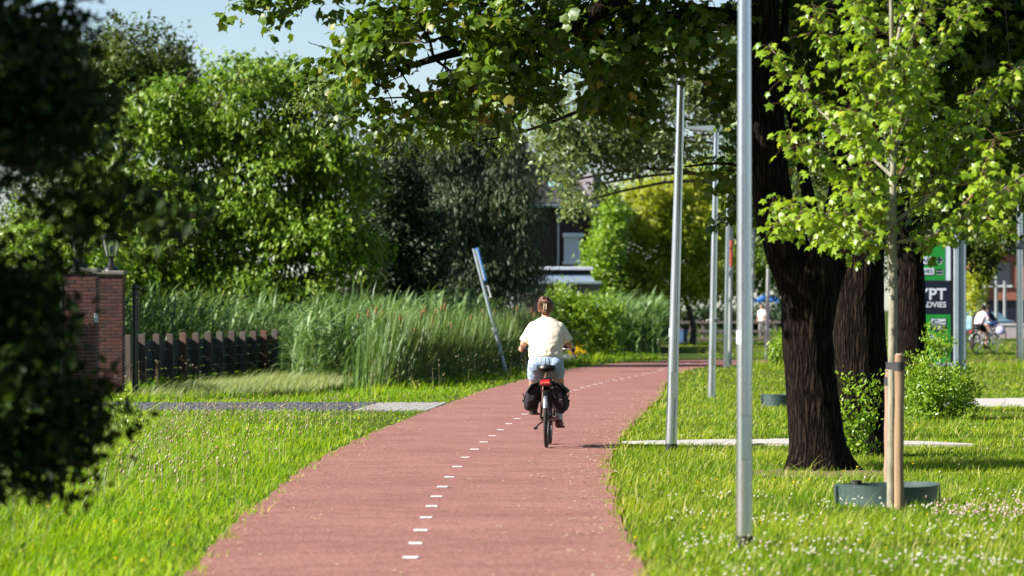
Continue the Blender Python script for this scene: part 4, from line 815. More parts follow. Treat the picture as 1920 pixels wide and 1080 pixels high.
# leaning signpost seen edge-on
b = G(948, 699); d = b.y; top = W(888, 466, d); root = empty('leaning_signpost', (b.x, b.y, 0), 0, 'leaning grey signpost with a blue edged sign panel beside the cattails', 'signpost')
ax = (top - b); L = ax.length; ax.normalize()
def al(t): return ax * t
mb = MB(); mb.tube([al(-.1), al(1.12), al(1.14)], [.056, .056, .045], 16); mb.build('lower_pole', M['greypaint'], root, True)
mb = MB(); mb.tube([al(1.14), al(L)], [.038, .038], 16); mb.build('upper_pole', M['greypaint'], root, True)
mb = MB(); mb.tube([al(1.08), al(1.17)], [.068, .064], 16); mb.build('collar', M['white'], root, True)
R_ = Matrix.Rotation(math.atan2(ax.x, ax.z), 3, 'Y') @ Matrix.Rotation(math.radians(6), 3, 'Z')
blue = mat('blue_sign_edge', (.02, .16, .55), (.03, .2, .62), .45)
mb = MB(); mb.box(al(L - .42) + Vector((.075, 0, 0)), (.03, .62, .86), R_, bevel=.008); pn = mb.build('sign_panel', blue, root)
mb = MB(); mb.box(al(L - .42) + Vector((.050, 0, 0)), (.014, .56, .80), R_); mb.build('panel_back', M['greypaint'], pn)
mb = MB()
for t in (.12, .72): mb.box(al(L - t) + Vector((.035, 0, 0)), (.12, .06, .05), R_)
mb.build('bracket', M['steel_dull'], root)
mb = MB(); c0 = al(L - 1.12) + Vector((.07, 0, 0)); mb.tube([c0 + al(.14) + Vector((-.05, 0, 0)), c0 + al(.14) + Vector((.05, 0, 0)), c0 - al(.14) + Vector((.05, 0, 0)), c0 - al(.14) + Vector((-.05, 0, 0))], .018, 8); mb.build('handle_loop', M['white'], root, True)

# ------------------------------------------------------------------ watering rings and stakes
green = mat('dark_green_recycled_plastic', (0.03, 0.055, 0.05), (0.05, 0.082, 0.076), 0.42, scale=30, bump=0.12, bscale=140, spec=.5)
def ring(label, px, cy, R, h, knob=True, seam=0.0):
    c = G(px, cy); root = empty('watering_ring', (c.x, c.y, 0), 0, label, 'plant ring', 'plastic watering rings round young trees')
    n = 56; v = []; f = []
    for k in range(n):
        a = 2 * math.pi * k / n; wob = 1 + .012 * math.sin(3 * a + 1) + .008 * math.sin(5 * a); hh = h * (1 + .05 * math.sin(2 * a + .6))
        for rr, z in ((R, -.03), (R * .985, hh * .5), (R * 1.01, hh), (R * 1.01 - .012, hh), (R * .985 - .010, hh * .5), (R - .010, -.03)): v.append((math.cos(a) * rr * wob, math.sin(a) * rr * wob, z))
    for k in range(n):
        q = (k + 1) % n
        for j in range(5): f.append((k * 6 + j, q * 6 + j, q * 6 + j + 1, k * 6 + j + 1))
    mb = MB(); mb.add(v, f); mb.build('wall', green, root, True)
    n2 = 40; mb = MB(); mb.add([(0, 0, .03)] + [(math.cos(6.2832 * k / n2) * R * .97, math.sin(6.2832 * k / n2) * R * .97, .02 + .01 * math.sin(k * 1.7)) for k in range(n2)], [(0, k + 1, (k + 1) % n2 + 1) for k in range(n2)])
    mb.build('soil', mat('ring_soil', (.05, .04, .025), (.09, .075, .05), .95, scale=30, bump=.6), root)
    if knob:
        mb = MB(); mb.tube([(-R * .62, -R * .3, h * .6), (-R * .62, -R * .3, h * 1.22)], [.045, .042], 16); mb.build('filler_cap', M['rubber'], root, True)
    for a in (.15, math.pi + .1):
        mb = MB(); mb.box((math.cos(a) * (R + .004), math.sin(a) * (R + .004), h * .5), (.02, .05, h * .95), Matrix.Rotation(a, 3, 'Z'), bevel=.004); mb.build('seam_strip', green, root)
    return root
ring('dark green watering ring around the young lime green maple', 1664, 946, .43, .17)
ring('small dark green watering ring beyond the nearest lamp post, left of the maple trunk', 1459, 762, .27, .2, False)
def wood(name, a, b_): return mat(name, a, b_, .8, scale=26, stretch=(1, 1, .07), bump=.35, bscale=30, spec=.2)
wm = wood('peeled_stake_wood', (.36, .235, .145), (.22, .14, .085)); wm2 = wood('rosy_stake_wood', (.36, .24, .175), (.26, .17, .12))
strap_m = mat('black_rubber_strap', (.02, .02, .022), (.035, .035, .038), .6)
def stake(label, px, py, h, r, m, lean=0., strap=None, group='wooden tree stakes'):
    c = G(px, py); root = empty('tree_stake', (c.x, c.y, 0), 0, label, 'stake', group)
    rr = np.random.default_rng(int(px)); n = 10; mb = MB()
    mb.tube([Vector((lean * h * k / n + rr.normal(0, .002), rr.normal(0, .002), -.1 + (h + .1) * k / n)) for k in range(n + 1)], [r * (1 + rr.normal(0, .02)) for _ in range(n)] + [r * .93], 16)
    mb.build('pole', m, root, True)
    mb = MB(); mb.tube([(lean * h, 0, h - .004), (lean * h, 0, h + .012)], [r * .97, r * .7], 16); mb.build('top_cut', wm2, root, True)
    if strap:
        t = Vector(strap); z = h - .09; mb = MB()
        mb.tube([(lean * h, 0, z - .035), (lean * h, 0, z + .035)], [r + .005] * 2, 18)
        for s in (-1, 1):
            a = Vector((lean * h + s * r * .5, 0, z)); e = t + Vector((s * .03, 0, z))
            dv = (e - a); mb.box((a + e) / 2, (dv.length, .006, .06), Matrix.Rotation(math.atan2(dv.y, dv.x), 3, 'Z'))
        mb.build('strap', strap_m, root)
    return root
stake('front wooden stake of the young maple, rising from before the watering ring', 1686, 957, 1.25, .039, wm, .002, (-.05, .25, .0))
stake('rear wooden stake of the young maple, half hidden behind its thin trunk', 1664, 938, 1.10, .030, wm2, .006, (.03, -.15, 0))
stake('thin wooden stake against the left edge of the maple trunk', 1481, 757, 1.75, .035, wm2, -.03)

# ------------------------------------------------------------------ poster case
DP = 95.0; q = F / DP
b = W(1720, 577, DP); root = empty('poster_case', (b.x, DP, 0), 0, 'tall green and navy advertising poster case behind the third trunk', 'billboard')
def rect(x0, y0, x1, y1, d0, d1):
    a = W(x0, y0, DP); c = W(x1, y1, DP); return (Vector(((a.x + c.x) / 2, (d0 + d1) / 2, (a.z + c.z) / 2)), (abs(c.x - a.x), d1 - d0, abs(a.z - c.z)))
def rbox(name, m, x0, y0, x1, y1, d0, d1, parent=root, bevel=0.0):
    c, s = rect(x0, y0, x1, y1, d0, d1); mb = MB(); mb.box(c, s, bevel=bevel); me = mb.mesh(name)
    o = link(name, me, m, parent, -root.location if parent is root else (0, 0, 0)); return o
XL, XR = 1706, 1788
rbox('post', M['greypaint'], 1798.5, 431, 1811, 706, DP - .06, DP + .12, bevel=.02); rbox('post', M['greypaint'], XL - 22, 431, XL - 10, 706, DP - .06, DP + .12, bevel=.02)
for nm, bx_ in (('frame', (XR, 431, 1797.5, 687)), ('frame', (XL - 9, 431, XL, 687)), ('frame', (XL, 431, XR, 438)), ('frame', (XL, 680, XR, 687))): rbox(nm, M['greypaint'], *bx_, DP - .10, DP + .08, bevel=.012)
bk = rbox('backing', M['black'], XL, 438, XR, 680, DP - .02, DP + .02)
pg = mat('poster_green', (.012, .22, .028), (.016, .26, .035), .35, scale=2); pn_ = mat('poster_navy', (.006, .007, .022), (.008, .010, .028), .3); pw = mat('poster_white', (.62, .66, .74), (.58, .62, .70), .35)
f0, f1 = DP - .026, DP - .0205
rbox('white_field', pw, XL + 4, 443.5, 1782, 526, f0, f1)
rbox('green_field', pg, XL + 12, 452, 1772, 525.5, f0 - .006, f0 - .001)
rbox('navy_field', pn_, XL + 4, 526.5, 1782, 589, f0 - .002, f1); rbox('green_field', pg, XL + 4, 589.5, 1782, 679, f0 - .002, f1)
for y0, y1 in ((481.5, 495.5), (502.5, 515.5)):
    rbox('shadow_box', pn_, XL + 22, y0 + 1, 1752.5, y1 + 1.2, f0 - .010, f0 - .0065); rbox('word_box', pw, XL + 20, y0, 1751, y1 - .5, f0 - .014, f0 - .0105)
def text(s, x_right, y_base, cap, m, dy, bold=.012, al_='RIGHT'):
    cu = bpy.data.curves.new('lettering', 'FONT'); cu.body = s; cu.size = cap / q / .70; cu.align_x = al_; cu.extrude = .001; cu.offset = bold * cu.size
    t_ = bpy.data.objects.new('t', cu); col.objects.link(t_); me = bpy.data.meshes.new_from_object(t_.evaluated_get(bpy.context.evaluated_depsgraph_get())); bpy.data.objects.remove(t_)
    me.name = 'lettering'; me.materials.clear(); me.materials.append(m); o = bpy.data.objects.new('lettering', me); col.objects.link(o); o.parent = root
    p = W(x_right, y_base, DP); o.location = Vector((p.x, dy, p.z)) - root.location; o.rotation_euler = (math.pi / 2, 0, 0); return o
text('AARS', 1748.5, 492.0, 8.0, pn_, f0 - .016); text('DVIES', 1748.5, 512.3, 7.2, pn_, f0 - .016)
text('YPT', 1774, 561.5, 21, pw, f0 - .006, .02); text('ADVIES', 1774, 576, 10, pw, f0 - .006, .018)
rbox('plus_sign', pw, 1755.5, 487, 1768.5, 490.6, f0 - .012, f0 - .0075); rbox('plus_sign', pw, 1760.6, 482, 1764.4, 496, f0 - .0125, f0 - .0075)
rbox('plus_sign', pn_, 1754.5, 485.7, 1767, 489.2, f0 - .016, f0 - .0126); rbox('plus_sign', pn_, 1759, 481, 1762.6, 494.4, f0 - .0165, f0 - .0126)
for y0 in (505, 510.5): rbox('equals_bar', pw, 1755.5, y0 + 1.2, 1768, y0 + 4.4, f0 - .012, f0 - .0075); rbox('equals_bar', pn_, 1754.5, y0, 1766.5, y0 + 3, f0 - .016, f0 - .0125)
mb = MB(); P = [W(x, y, DP) for x, y in ((1744.5, 597), (1774, 597), (1774, 619), (1759, 622), (1744.5, 619))]; mb.prism([(p.x, p.z) for p in P], f0 - .008, f0 - .0025); bd = mb.build('badge', pn_, root, world=True)
rbox('badge_field', pw, 1745.5, 598, 1773, 608.5, f0 - .012, f0 - .0085)
text('Erkend', 1762, 607.3, 4.0, pn_, f0 - .0135); text('Hypothecair', 1772, 613, 3.2, pw, f0 - .0095, .006); text('adviseur', 1771, 618, 3.2, pw, f0 - .0095, .006)
mb = MB(); mb.tube([W(x, y, DP - .045) for x, y in ((1747, 603), (1750, 600.5), (1754, 600.2), (1756, 599), (1760, 601), (1764, 604), (1768, 603), (1772, 602.6))], .006, 5); mb.build('skyline', pn_, root, world=True)
def stroke(m, pts, w, dy):
    mb = MB()
    for a, c in zip(pts[:-1], pts[1:]):
        A, C = W(*a, DP), W(*c, DP); dv = C - A; mb.box(((A.x + C.x) / 2, dy, (A.z + C.z) / 2), (dv.length + w * .9, .004, w), Matrix.Rotation(-math.atan2(dv.z, dv.x), 3, 'Y'))
    mb.build('arrow_outline', m, root, world=True)
stroke(pw, [(1744, 627), (1772, 646), (1772, 655), (1746, 638), (1744, 627)], .035, f0 - .006); stroke(pn_, [(1770, 645), (1752, 657), (1752, 666), (1772, 656)], .045, f0 - .012)

# ------------------------------------------------------------------ brick gate pillars, lanterns, iron gate
brick_ms = [mat('brick_%s' % n_, a, b_, .85, scale=14, bump=.35) for n_, a, b_ in (('red', (.12, .042, .028), (.08, .03, .022)), ('brown', (.095, .038, .028), (.065, .027, .022)), ('dark', (.065, .028, .023), (.045, .021, .018)))]
mortar = mat('mortar', (.26, .23, .20), (.18, .16, .14), .95, scale=20)
def bmesh_(L, Wd, m_): mb = MB(); mb.box((0, 0, 0), (L, Wd, .052), bevel=.004); me = mb.mesh('brick'); me.materials.append(m_); return me
BS = [[bmesh_(.205, .10, k) for k in brick_ms], [bmesh_(.10, .10, k) for k in brick_ms]]
capm = mat('weathered_capstone', (.22, .20, .17), (.14, .13, .11), .9, scale=12, bump=.3)
def pillar(label, cx, d, w, h):
    root = empty('gate_pillar', (cx, d, 0), 0, label, 'pillar', 'brick gate pillars'); rr = random.Random(int(d))
    mb = MB(); mb.box((0, 0, h / 2 - .02), (w - .03, w - .03, h)); mb.build('core', mortar, root)
    c = 0; z = .03
    while z < h - .03:
        for face in range(2):      # camera side and right side, the sides the place shows
            ua = -w / 2; k = 0
            while ua < w / 2 - .02:
                half = (k == 0 and (c + face) % 2 == 0); Lb = .10 if half else .205
                Lb = min(Lb, w / 2 - ua)
                if Lb < .06: break
                us = ua + Lb / 2; o = link('brick', BS[1 if Lb < .15 else 0][rr.choice((0, 0, 1, 1, 2))], None, root)
                dep = -w / 2 + .05 - rr.uniform(-.003, .004)
                if face == 0: o.location = (us, dep, z)
                else: o.location = (-dep, us, z); o.rotation_euler = (0, 0, math.pi / 2)
                if Lb not in (.10, .205): o.scale = (Lb / (.10 if Lb < .15 else .205), 1, 1)
                ua += Lb + .012; k += 1
        z += .066; c += 1
    mb = MB(); mb.box((0, 0, h + .035), (w + .08, w + .08, .075), bevel=.012); mb.build('capstone', capm, root)
    return root
pA = pillar('nearer brick gate pillar, partly covered by the dark foreground leaves', -7.62, 68.0, .56, 2.26)
pB = pillar('farther brick gate pillar, at the left end of the board fence', -7.64, 73.0, .52, 2.26)
glass = bpy.data.materials.new('lantern_glass'); glass.use_nodes = True; gb = glass.node_tree.nodes['Principled BSDF']; gb.inputs['Transmission Weight'].default_value = .9; gb.inputs['Roughness'].default_value = .08; gb.inputs['Base Color'].default_value = (.9, .95, .95, 1); gb.inputs['IOR'].default_value = 1.1
def lantern(label, x, d, z):
    root = empty('gate_lantern', (x, d, z), 0, label, 'lantern', 'lanterns on the gate pillars')
    mb = MB(); mb.tube([(0, 0, 0), (0, 0, .05), (0, 0, .10), (0, 0, .2), (0, 0, .26), (0, 0, .28)], [.15, .13, .06, .045, .055, .1], 12); mb.build('foot', M['black'], root, True)
    a0, a1, z0, z1 = .10, .185, .28, .60
    for k in range(6):
        t = math.pi / 3 * k; t2 = math.pi / 3 * (k + 1); c, s = math.cos(t), math.sin(t)
        mb = MB(); mb.tube([(c * a0, s * a0, z0), (c * a1, s * a1, z1)], .011, 6); mb.build('bar', M['black'], root)
        mb = MB(); i0, i1 = a0 * .96, a1 * .96; mb.add([(c * i0, s * i0, z0), (math.cos(t2) * i0, math.sin(t2) * i0, z0), (math.cos(t2) * i1, math.sin(t2) * i1, z1), (c * i1, s * i1, z1)], [(0, 1, 2, 3)])
        mb.build('pane', glass, root)
    mb = MB(); mb.tube([(0, 0, z1 - .01), (0, 0, z1 + .02), (0, 0, z1 + .03), (0, 0, z1 + .15), (0, 0, z1 + .17), (0, 0, z1 + .2), (0, 0, z1 + .24)], [.2, .215, .2, .06, .075, .03, .008], 6); mb.build('roof', M['black'], root)
    mb = MB(); mb.tube([(0, 0, .30), (0, 0, .36), (0, 0, .37), (0, 0, .44), (0, 0, .46)], [.022, .022, .035, .03, .008], 10); mb.build('bulb', mat('frosted_bulb', (.75, .68, .55), (.8, .72, .6), .3), root, True)
lantern('left gate lantern, on the nearer brick pillar', -7.66, 68.0, 2.333); lantern('right gate lantern, clearer against the bright tree, on the farther brick pillar', -7.62, 73.0, 2.333)
def gate_leaf(label, x, d, rz, wid, h):
    root = empty('iron_gate', (x, d, 0), rz, label, 'gate', 'black iron gate leaves')
    for z in (.12, h * .56, h - .12): mb = MB(); mb.box((wid / 2, 0, z), (wid, .04, .045)); mb.build('rail', M['black'], root)
    for s in (0, wid): mb = MB(); mb.tube([(s, 0, 0), (s, 0, h + .02)], .04, 8); mb.ellipsoid((s, 0, h + .07), (.055, .055, .06), seg=10, rings=8); mb.build('stile', M['black'], root, True)
    me = None; n = int(wid / .115)
    for k in range(1, n):
        if me is None: mb = MB(); mb.tube([(0, 0, .1), (0, 0, h - .03), (0, 0, h + .02)], [.014, .014, .003], 6); me = mb.mesh('bar')
        link('bar', me, M['black'], root, (wid * k / n, 0, 0))
    mb = MB(); mb.box((wid / 2, .03, h * .30), (wid - .1, .008, h * .5)); mb.build('kick_sheet', M['black'], root)
gate_leaf('black iron gate leaf standing left of the nearer pillar', -9.75, 67.4, .04, 1.85, 1.98)
gate_leaf('black iron gate leaf folded back behind the farther pillar', -7.22, 73.4, 1.645, 1.85, 1.95)
mb = MB(); root = empty('letter_box', (-7.33, 67.75, 1.45), 0, 'tiny grey bell box on the corner of the nearer pillar', 'doorbell')
mb.box((0, -.05, 0), (.07, .06, .17), bevel=.01); mb.build('case', M['greypaint'], root); mb = MB(); mb.box((0, -.085, .02), (.04, .012, .05), bevel=.004); mb.build('button_plate', M['white'], root)
# wire mesh fence at far left
root = empty('wire_fence', (-9.6, 66, 0), 0, 'dark wire mesh fence with a timber post at the far left', 'fence')
for x in (-3.0, -.4, 1.0): mb = MB(); mb.box((x, .05, .65), (.09, .09, 1.45), bevel=.01); mb.build('post', wood('grey_timber', (.2, .16, .12), (.14, .11, .08)), root)
mb = MB()
for k in range(46): mb.box((-3.2 + k * .09, 0, .65), (.007, .007, 1.25))
for k in range(9): mb.box((-1.15, -.008, .08 + k * .14), (4.1, .007, .007))
o = mb.build('wire_mesh', M['black'], root); o['kind'] = 'stuff'

# ------------------------------------------------------------------ board fence along the ditch
fa, fb = Vector((-7.86, 78.6, 0)), Vector((-5.87, 95, 0)); dv = fb - fa; ang = math.atan2(dv.y, dv.x)
root = empty('board_fence', fa, ang, 'low dark board fence with brown timber posts along the ditch', 'fence')
L = dv.length; N = 13; pm = [wood('brown_post', (.10, .076, .062), (.07, .055, .046)), wood('red_brown_post', (.15, .075, .05), (.10, .055, .04)), wood('grey_post', (.115, .097, .085), (.08, .068, .06))]
bm_ = [wood('black_board', (.022, .022, .026), (.04, .04, .046)), wood('charcoal_board', (.035, .036, .042), (.055, .056, .062))]
rr = random.Random(4)
for k in range(N):
    h = 1.08 + rr.uniform(-.015, .015); mb = MB(); mb.box((0, 0, h / 2 - .1), (.11, .15, h + .2), Matrix.Rotation(rr.uniform(-.012, .012), 3, 'X'), bevel=.012)
    mb.build('post', pm[1] if k in (4, 11) else pm[rr.choice((0, 0, 2))], root, loc=(L * k / (N - 1), 0, 0))
for k in range(N - 1):
    for j in range(5):
        mb = MB(); w_ = L / (N - 1); mb.box((0, 0, 0), (w_ - .03, .035, .19), bevel=.006)
        o = mb.build('board', bm_[rr.choice((0, 0, 1))], root, loc=(L * (k + .5) / (N - 1), .085 + rr.uniform(-.006, .006), .02 + .205 * j + rr.uniform(-.004, .004))); o.rotation_euler = (0, rr.uniform(-.006, .006), 0)

# ------------------------------------------------------------------ brick house, shed and far buildings
DH = 166.0; hq = F / DH
def hx(px): return (px - CX) / hq
def hz(py): return H - (py - YH) / hq
brickwall = bpy.data.materials.new('dark_brick_wall'); brickwall.use_nodes = True; nt = brickwall.node_tree; bb = nt.nodes['Principled BSDF']; bb.inputs['Roughness'].default_value = .9
tc = nt.nodes.new('ShaderNodeTexCoord'); mp = nt.nodes.new('ShaderNodeMapping'); mp.inputs['Rotation'].default_value = (math.pi / 2, 0, 0); bt = nt.nodes.new('ShaderNodeTexBrick')
bt.inputs['Scale'].default_value = 1.0; bt.inputs['Brick Width'].default_value = .22; bt.inputs['Row Height'].default_value = .065; bt.inputs['Mortar Size'].default_value = .006
bt.inputs['Color1'].default_value = (.045, .017, .019, 1); bt.inputs['Color2'].default_value = (.03, .012, .016, 1); bt.inputs['Mortar'].default_value = (.06, .05, .05, 1)
nt.links.new(tc.outputs['Object'], mp.inputs[0]); nt.links.new(mp.outputs[0], bt.inputs['Vector']); nt.links.new(bt.outputs[0], bb.inputs['Base Color'])
roofm = mat('dark_roof_tiles', (.04, .036, .04), (.07, .06, .062), .8, scale=9, stretch=(1, 1, 4), bump=.6)
clad = mat('grey_vertical_cladding', (.20, .18, .20), (.13, .12, .14), .8, scale=10, stretch=(6, 6, .3), bump=.4)
root = empty('brick_house', (hx(1040), DH, 0), .3, 'dark brick house with a white roller shutter behind the willow', 'house')
x0, x1 = hx(850), hx(1112); ze, zr = hz(384), hz(296); ox = root.location.x
mb = MB(); mb.box(((x0 + x1) / 2 - ox, 4, ze / 2), (x1 - x0, 8, ze)); mb.build('wall', brickwall, root)
mb = MB(); mb.prism([(0, 0), (1, 0), (1, 1)], 0, 1); mb = MB()
mb.add([(x0 - ox - .2, -.5, ze - .12), (x1 - ox + .1, -.5, ze - .12), (x1 - ox + .1, 4, zr), (x0 - ox - .2, 4, zr), (x0 - ox - .2, -.5, ze + .08), (x1 - ox + .1, -.5, ze + .08), (x1 - ox + .1, 4, zr + .2), (x0 - ox - .2, 4, zr + .2), (x0 - ox - .2, 8.5, ze - .1), (x1 - ox + .1, 8.5, ze - .1), (x0 - ox - .2, 8.5, ze + .1), (x1 - ox + .1, 8.5, ze + .1)],
       [(0, 1, 2, 3), (4, 7, 6, 5), (0, 4, 5, 1), (1, 5, 6, 2), (0, 3, 7, 4), (3, 2, 9, 8), (7, 10, 11, 6), (8, 9, 11, 10), (2, 6, 11, 9), (3, 8, 10, 7)])
rf = mb.build('roof', roofm, root)
mb = MB(); mb.box((hx(1062) - ox, 1.35, hz(352)), (.75, .5, .5), Matrix.Rotation(math.radians(30), 3, 'X'), bevel=.03); mb.build('skylight', mat('skylight_glass', (.30, .52, .55), (.26, .46, .50), .2, spec=.6), rf)
mb = MB(); mb.box((hx(1045) - ox, 1.9, hz(322)), (.4, .4, 1.1)); mb.build('chimney', brickwall, rf)
mb = MB(); mb.box(((x0 + x1) / 2 - ox, -.56, ze - .06), (x1 - x0 + .3, .12, .14), bevel=.02); mb.build('gutter', M['greypaint'], root)
mb = MB(); mb.tube([(hx(1046) - ox, -.08, hz(500)), (hx(1046) - ox, -.08, ze)], .05, 10); mb.build('downpipe', M['steel_dull'], root)
mb = MB(); mb.box((hx(1073) - ox, -.03, hz(468)), (.80, .10, 1.28)); w_ = mb.build('window', M['black'], root)
sh = mat('white_shutter', (.72, .74, .80), (.66, .68, .75), .5)
for k in range(14): mb = MB(); mb.box((hx(1073) - ox, -.10, hz(491) + .085 * (k + .5)), (.76, .03, .078), bevel=.012); mb.build('slat', sh, w_)
mb = MB(); mb.box((hx(1074) - ox, -.14, hz(441)), (.92, .2, .2), bevel=.03); mb.build('shutter_box', sh, w_)
mb = MB(); mb.box((hx(1075) - ox, -.25, hz(492.5)), (.95, .4, .16), bevel=.02); mb.build('sill', sh, w_)
mb = MB(); mb.box((hx(930) - ox, -.04, hz(470)), (1.5, .1, 1.5)); w_ = mb.build('window', mat('dark_window_glass', (.03, .04, .05), (.05, .06, .075), .15), root)
for sx in (-.78, 0, .78): mb = MB(); mb.box((hx(930) - ox + sx, -.10, hz(470)), (.08, .06, 1.66)); mb.build('frame', M['white'], w_)
mb = MB(); mb.box((hx(930) - ox, -.11, hz(508)), (1.7, .1, .1)); mb.build('sill', M['white'], w_)
mb = MB(); mb.prism([(x1 - ox, hz(505)), (hx(1138) - ox, hz(505)), (hx(1138) - ox, hz(345)), (x1 - ox + .05, hz(322)), (x1 - ox, hz(322))], -.25, 6)
mb.build('clad_wing', clad, root)
root = empty('tall_house', (hx(950), 182, 0), .3, 'dark gable end of a taller house rising above the willow', 'house')
q2 = F / 182
def tz(py): return H - (py - YH) / q2
def tx(px): return (px - 950) / q2
mb = MB(); mb.prism([(tx(890), 0), (tx(988), 0), (tx(988), tz(262)), (tx(940), tz(215)), (tx(890), tz(262))], 0, 7); mb.build('wall', brickwall, root)
mb = MB(); mb.prism([(tx(990.5), tz(262)), (tx(940), tz(212)), (tx(887.5), tz(262)), (tx(887.5), tz(268)), (tx(940), tz(220)), (tx(990.5), tz(268))], -.2, 7.2); mb.build('roof', roofm, root)
mb = MB(); mb.box((tx(970), 2, tz(232)), (.5, .5, 1.4)); mb.build('chimney', brickwall, root)
mb = MB(); mb.box((tx(955), -.04, tz(300)), (.9, .1, 1.1)); w_ = mb.build('window', bpy.data.materials['dark_window_glass'], root); mb = MB(); mb.box((tx(955), -.08, tz(300) - .58), (1.1, .12, .08)); mb.build('sill', M['white'], w_)
DG = 152.0; gq = F / DG; root = empty('garden_shed', ((1040 - CX) / gq, DG, 0), .12, 'low flat roofed shed with white fascia and glass roof sheets below the house', 'shed')
def sx_(px): return (px - 1040) / gq
def sz_(py): return H - (py - YH) / gq
def sb(name, m, xa, ya, xb, yb, d0, d1, parent=None, bev=0): mb = MB(); mb.box(((sx_(xa) + sx_(xb)) / 2, (d0 + d1) / 2, (sz_(ya) + sz_(yb)) / 2), (sx_(xb) - sx_(xa), d1 - d0, sz_(ya) - sz_(yb)), bevel=bev); return mb.build(name, m, parent or root)
conc2 = mat('grey_render', (.20, .19, .20), (.15, .145, .15), .85, scale=3); timber = wood('dark_shed_timber', (.07, .055, .05), (.05, .04, .04))
sb('wall', conc2, 962, 528, 1125, 655, 0, 3); sb('upper_wall', M['black'], 975, 506, 1118, 526, 1.4, 3.1)
sb('fascia', M['white'], 974, 499.5, 1119, 505.5, .9, 3.4, bev=.01)
sheet = mat('blue_grey_roof_sheet', (.20, .27, .36), (.26, .33, .42), .25)
for k in range(4): mb = MB(); w4 = (sx_(1116) - sx_(968)) / 4; c = sx_(968) + w4 * (k + .5); mb.add([(c - w4 / 2 + .02, -.25, sz_(527)), (c + w4 / 2 - .02, -.25, sz_(527)), (c + w4 / 2 - .02, 1.38, sz_(513)), (c - w4 / 2 + .02, 1.38, sz_(513)), (c - w4 / 2 + .02, -.25, sz_(527) - .03), (c + w4 / 2 - .02, -.25, sz_(527) - .03), (c + w4 / 2 - .02, 1.38, sz_(513) - .03), (c - w4 / 2 + .02, 1.38, sz_(513) - .03)], [(0, 1, 2, 3), (4, 7, 6, 5), (0, 4, 5, 1), (1, 5, 6, 2), (2, 6, 7, 3), (3, 7, 4, 0)]); mb.build('roof_sheet', sheet, root)
sb('gutter', M['greypaint'], 960, 527.5, 1127, 533, -.4, -.26, bev=.02); dr_ = sb('door', timber, 985, 552, 1012, 655, -.06, -.01)
mb = MB(); mb.tube([(sx_(1066), -.33, sz_(531)), (sx_(1066), -.33, sz_(537)), (sx_(1052), -.2, sz_(552)), (sx_(1050), -.1, sz_(640))], .05, 8); mb.build('downpipe', M['white'], root, True)
for px in (1020, 1045, 1095): sb('timber_post', timber, px - 2, 550, px + 2, 655, -.09, -.02)
# red brick terrace at the far right
root = empty('terrace_house', (30.5, 235, 0), 0, 'blurred red brick terrace at the far right edge', 'house'); redb = mat('orange_red_brick', (.36, .13, .085), (.28, .10, .07), .9, scale=6)
mb = MB(); mb.box((3, 3, 3.6), (11, 6, 3.0)); mb.build('upper_wall', redb, root); mb = MB(); mb.box((3, 3.2, 1.05), (10.6, 6, 2.1)); mb.build('ground_floor', mat('dark_shop_front', (.012, .013, .03), (.02, .02, .04), .3), root)
mb = MB(); mb.prism([(-2.8, 5.1), (8.8, 5.1), (8.8, 5.3), (7.6, 7), (-1.6, 7), (-2.8, 5.3)], -.4, 6.4); mb.build('roof', roofm, root)
for k in range(3): mb = MB(); mb.box((-.6 + 2.9 * k, -.03, 3.7), (1.2, .1, 1.4)); w_ = mb.build('window', bpy.data.materials['dark_window_glass'], root); mb = MB(); mb.box((-.6 + 2.9 * k, -.07, 2.95), (1.4, .14, .1)); mb.build('sill', M['white'], w_)
for xx in (-1.7, 1.2, 4.1): mb = MB(); mb.box((xx, -.1, 2.6), (.28, .16, 5.2)); mb.build('pilaster', M['white'], root)
root = empty('low_wall', (27.5, 205, 0), 0, 'low pale pink wall under the red brick terrace', 'wall'); mb = MB(); mb.box((0, 0, .35), (5.2, .3, .7)); mb.build('wall', mat('pale_pink_render', (.48, .40, .40), (.42, .35, .35), .9), root); mb = MB(); mb.box((0, 0, .74), (5.3, .4, .075)); mb.build('coping', M['white'], root)
root = empty('pale_cottage', (9.3, 246, 0), 0, 'pale gable of a cottage behind the yellow green tree', 'house'); mb = MB(); mb.prism([(-1.2, 0), (1.0, 0), (1.0, 2.3), (-1.2, 2.3)], 0, 4); mb.build('wall', mat('pale_pink_plaster', (.55, .45, .42), (.5, .41, .38), .9), root); mb = MB(); mb.prism([(-4.6, 0), (-1.25, 0), (-1.25, 2.2), (-4.6, 2.2)], .4, 4); mb.build('side_wall', mat('plum_brick', (.10, .03, .04), (.07, .025, .035), .9), root)
mb = MB(); mb.prism([(-4.9, 2.31), (1.3, 2.31), (.6, 3.1), (-4.2, 3.1)], -.2, 4.2); mb.build('roof', roofm, root)
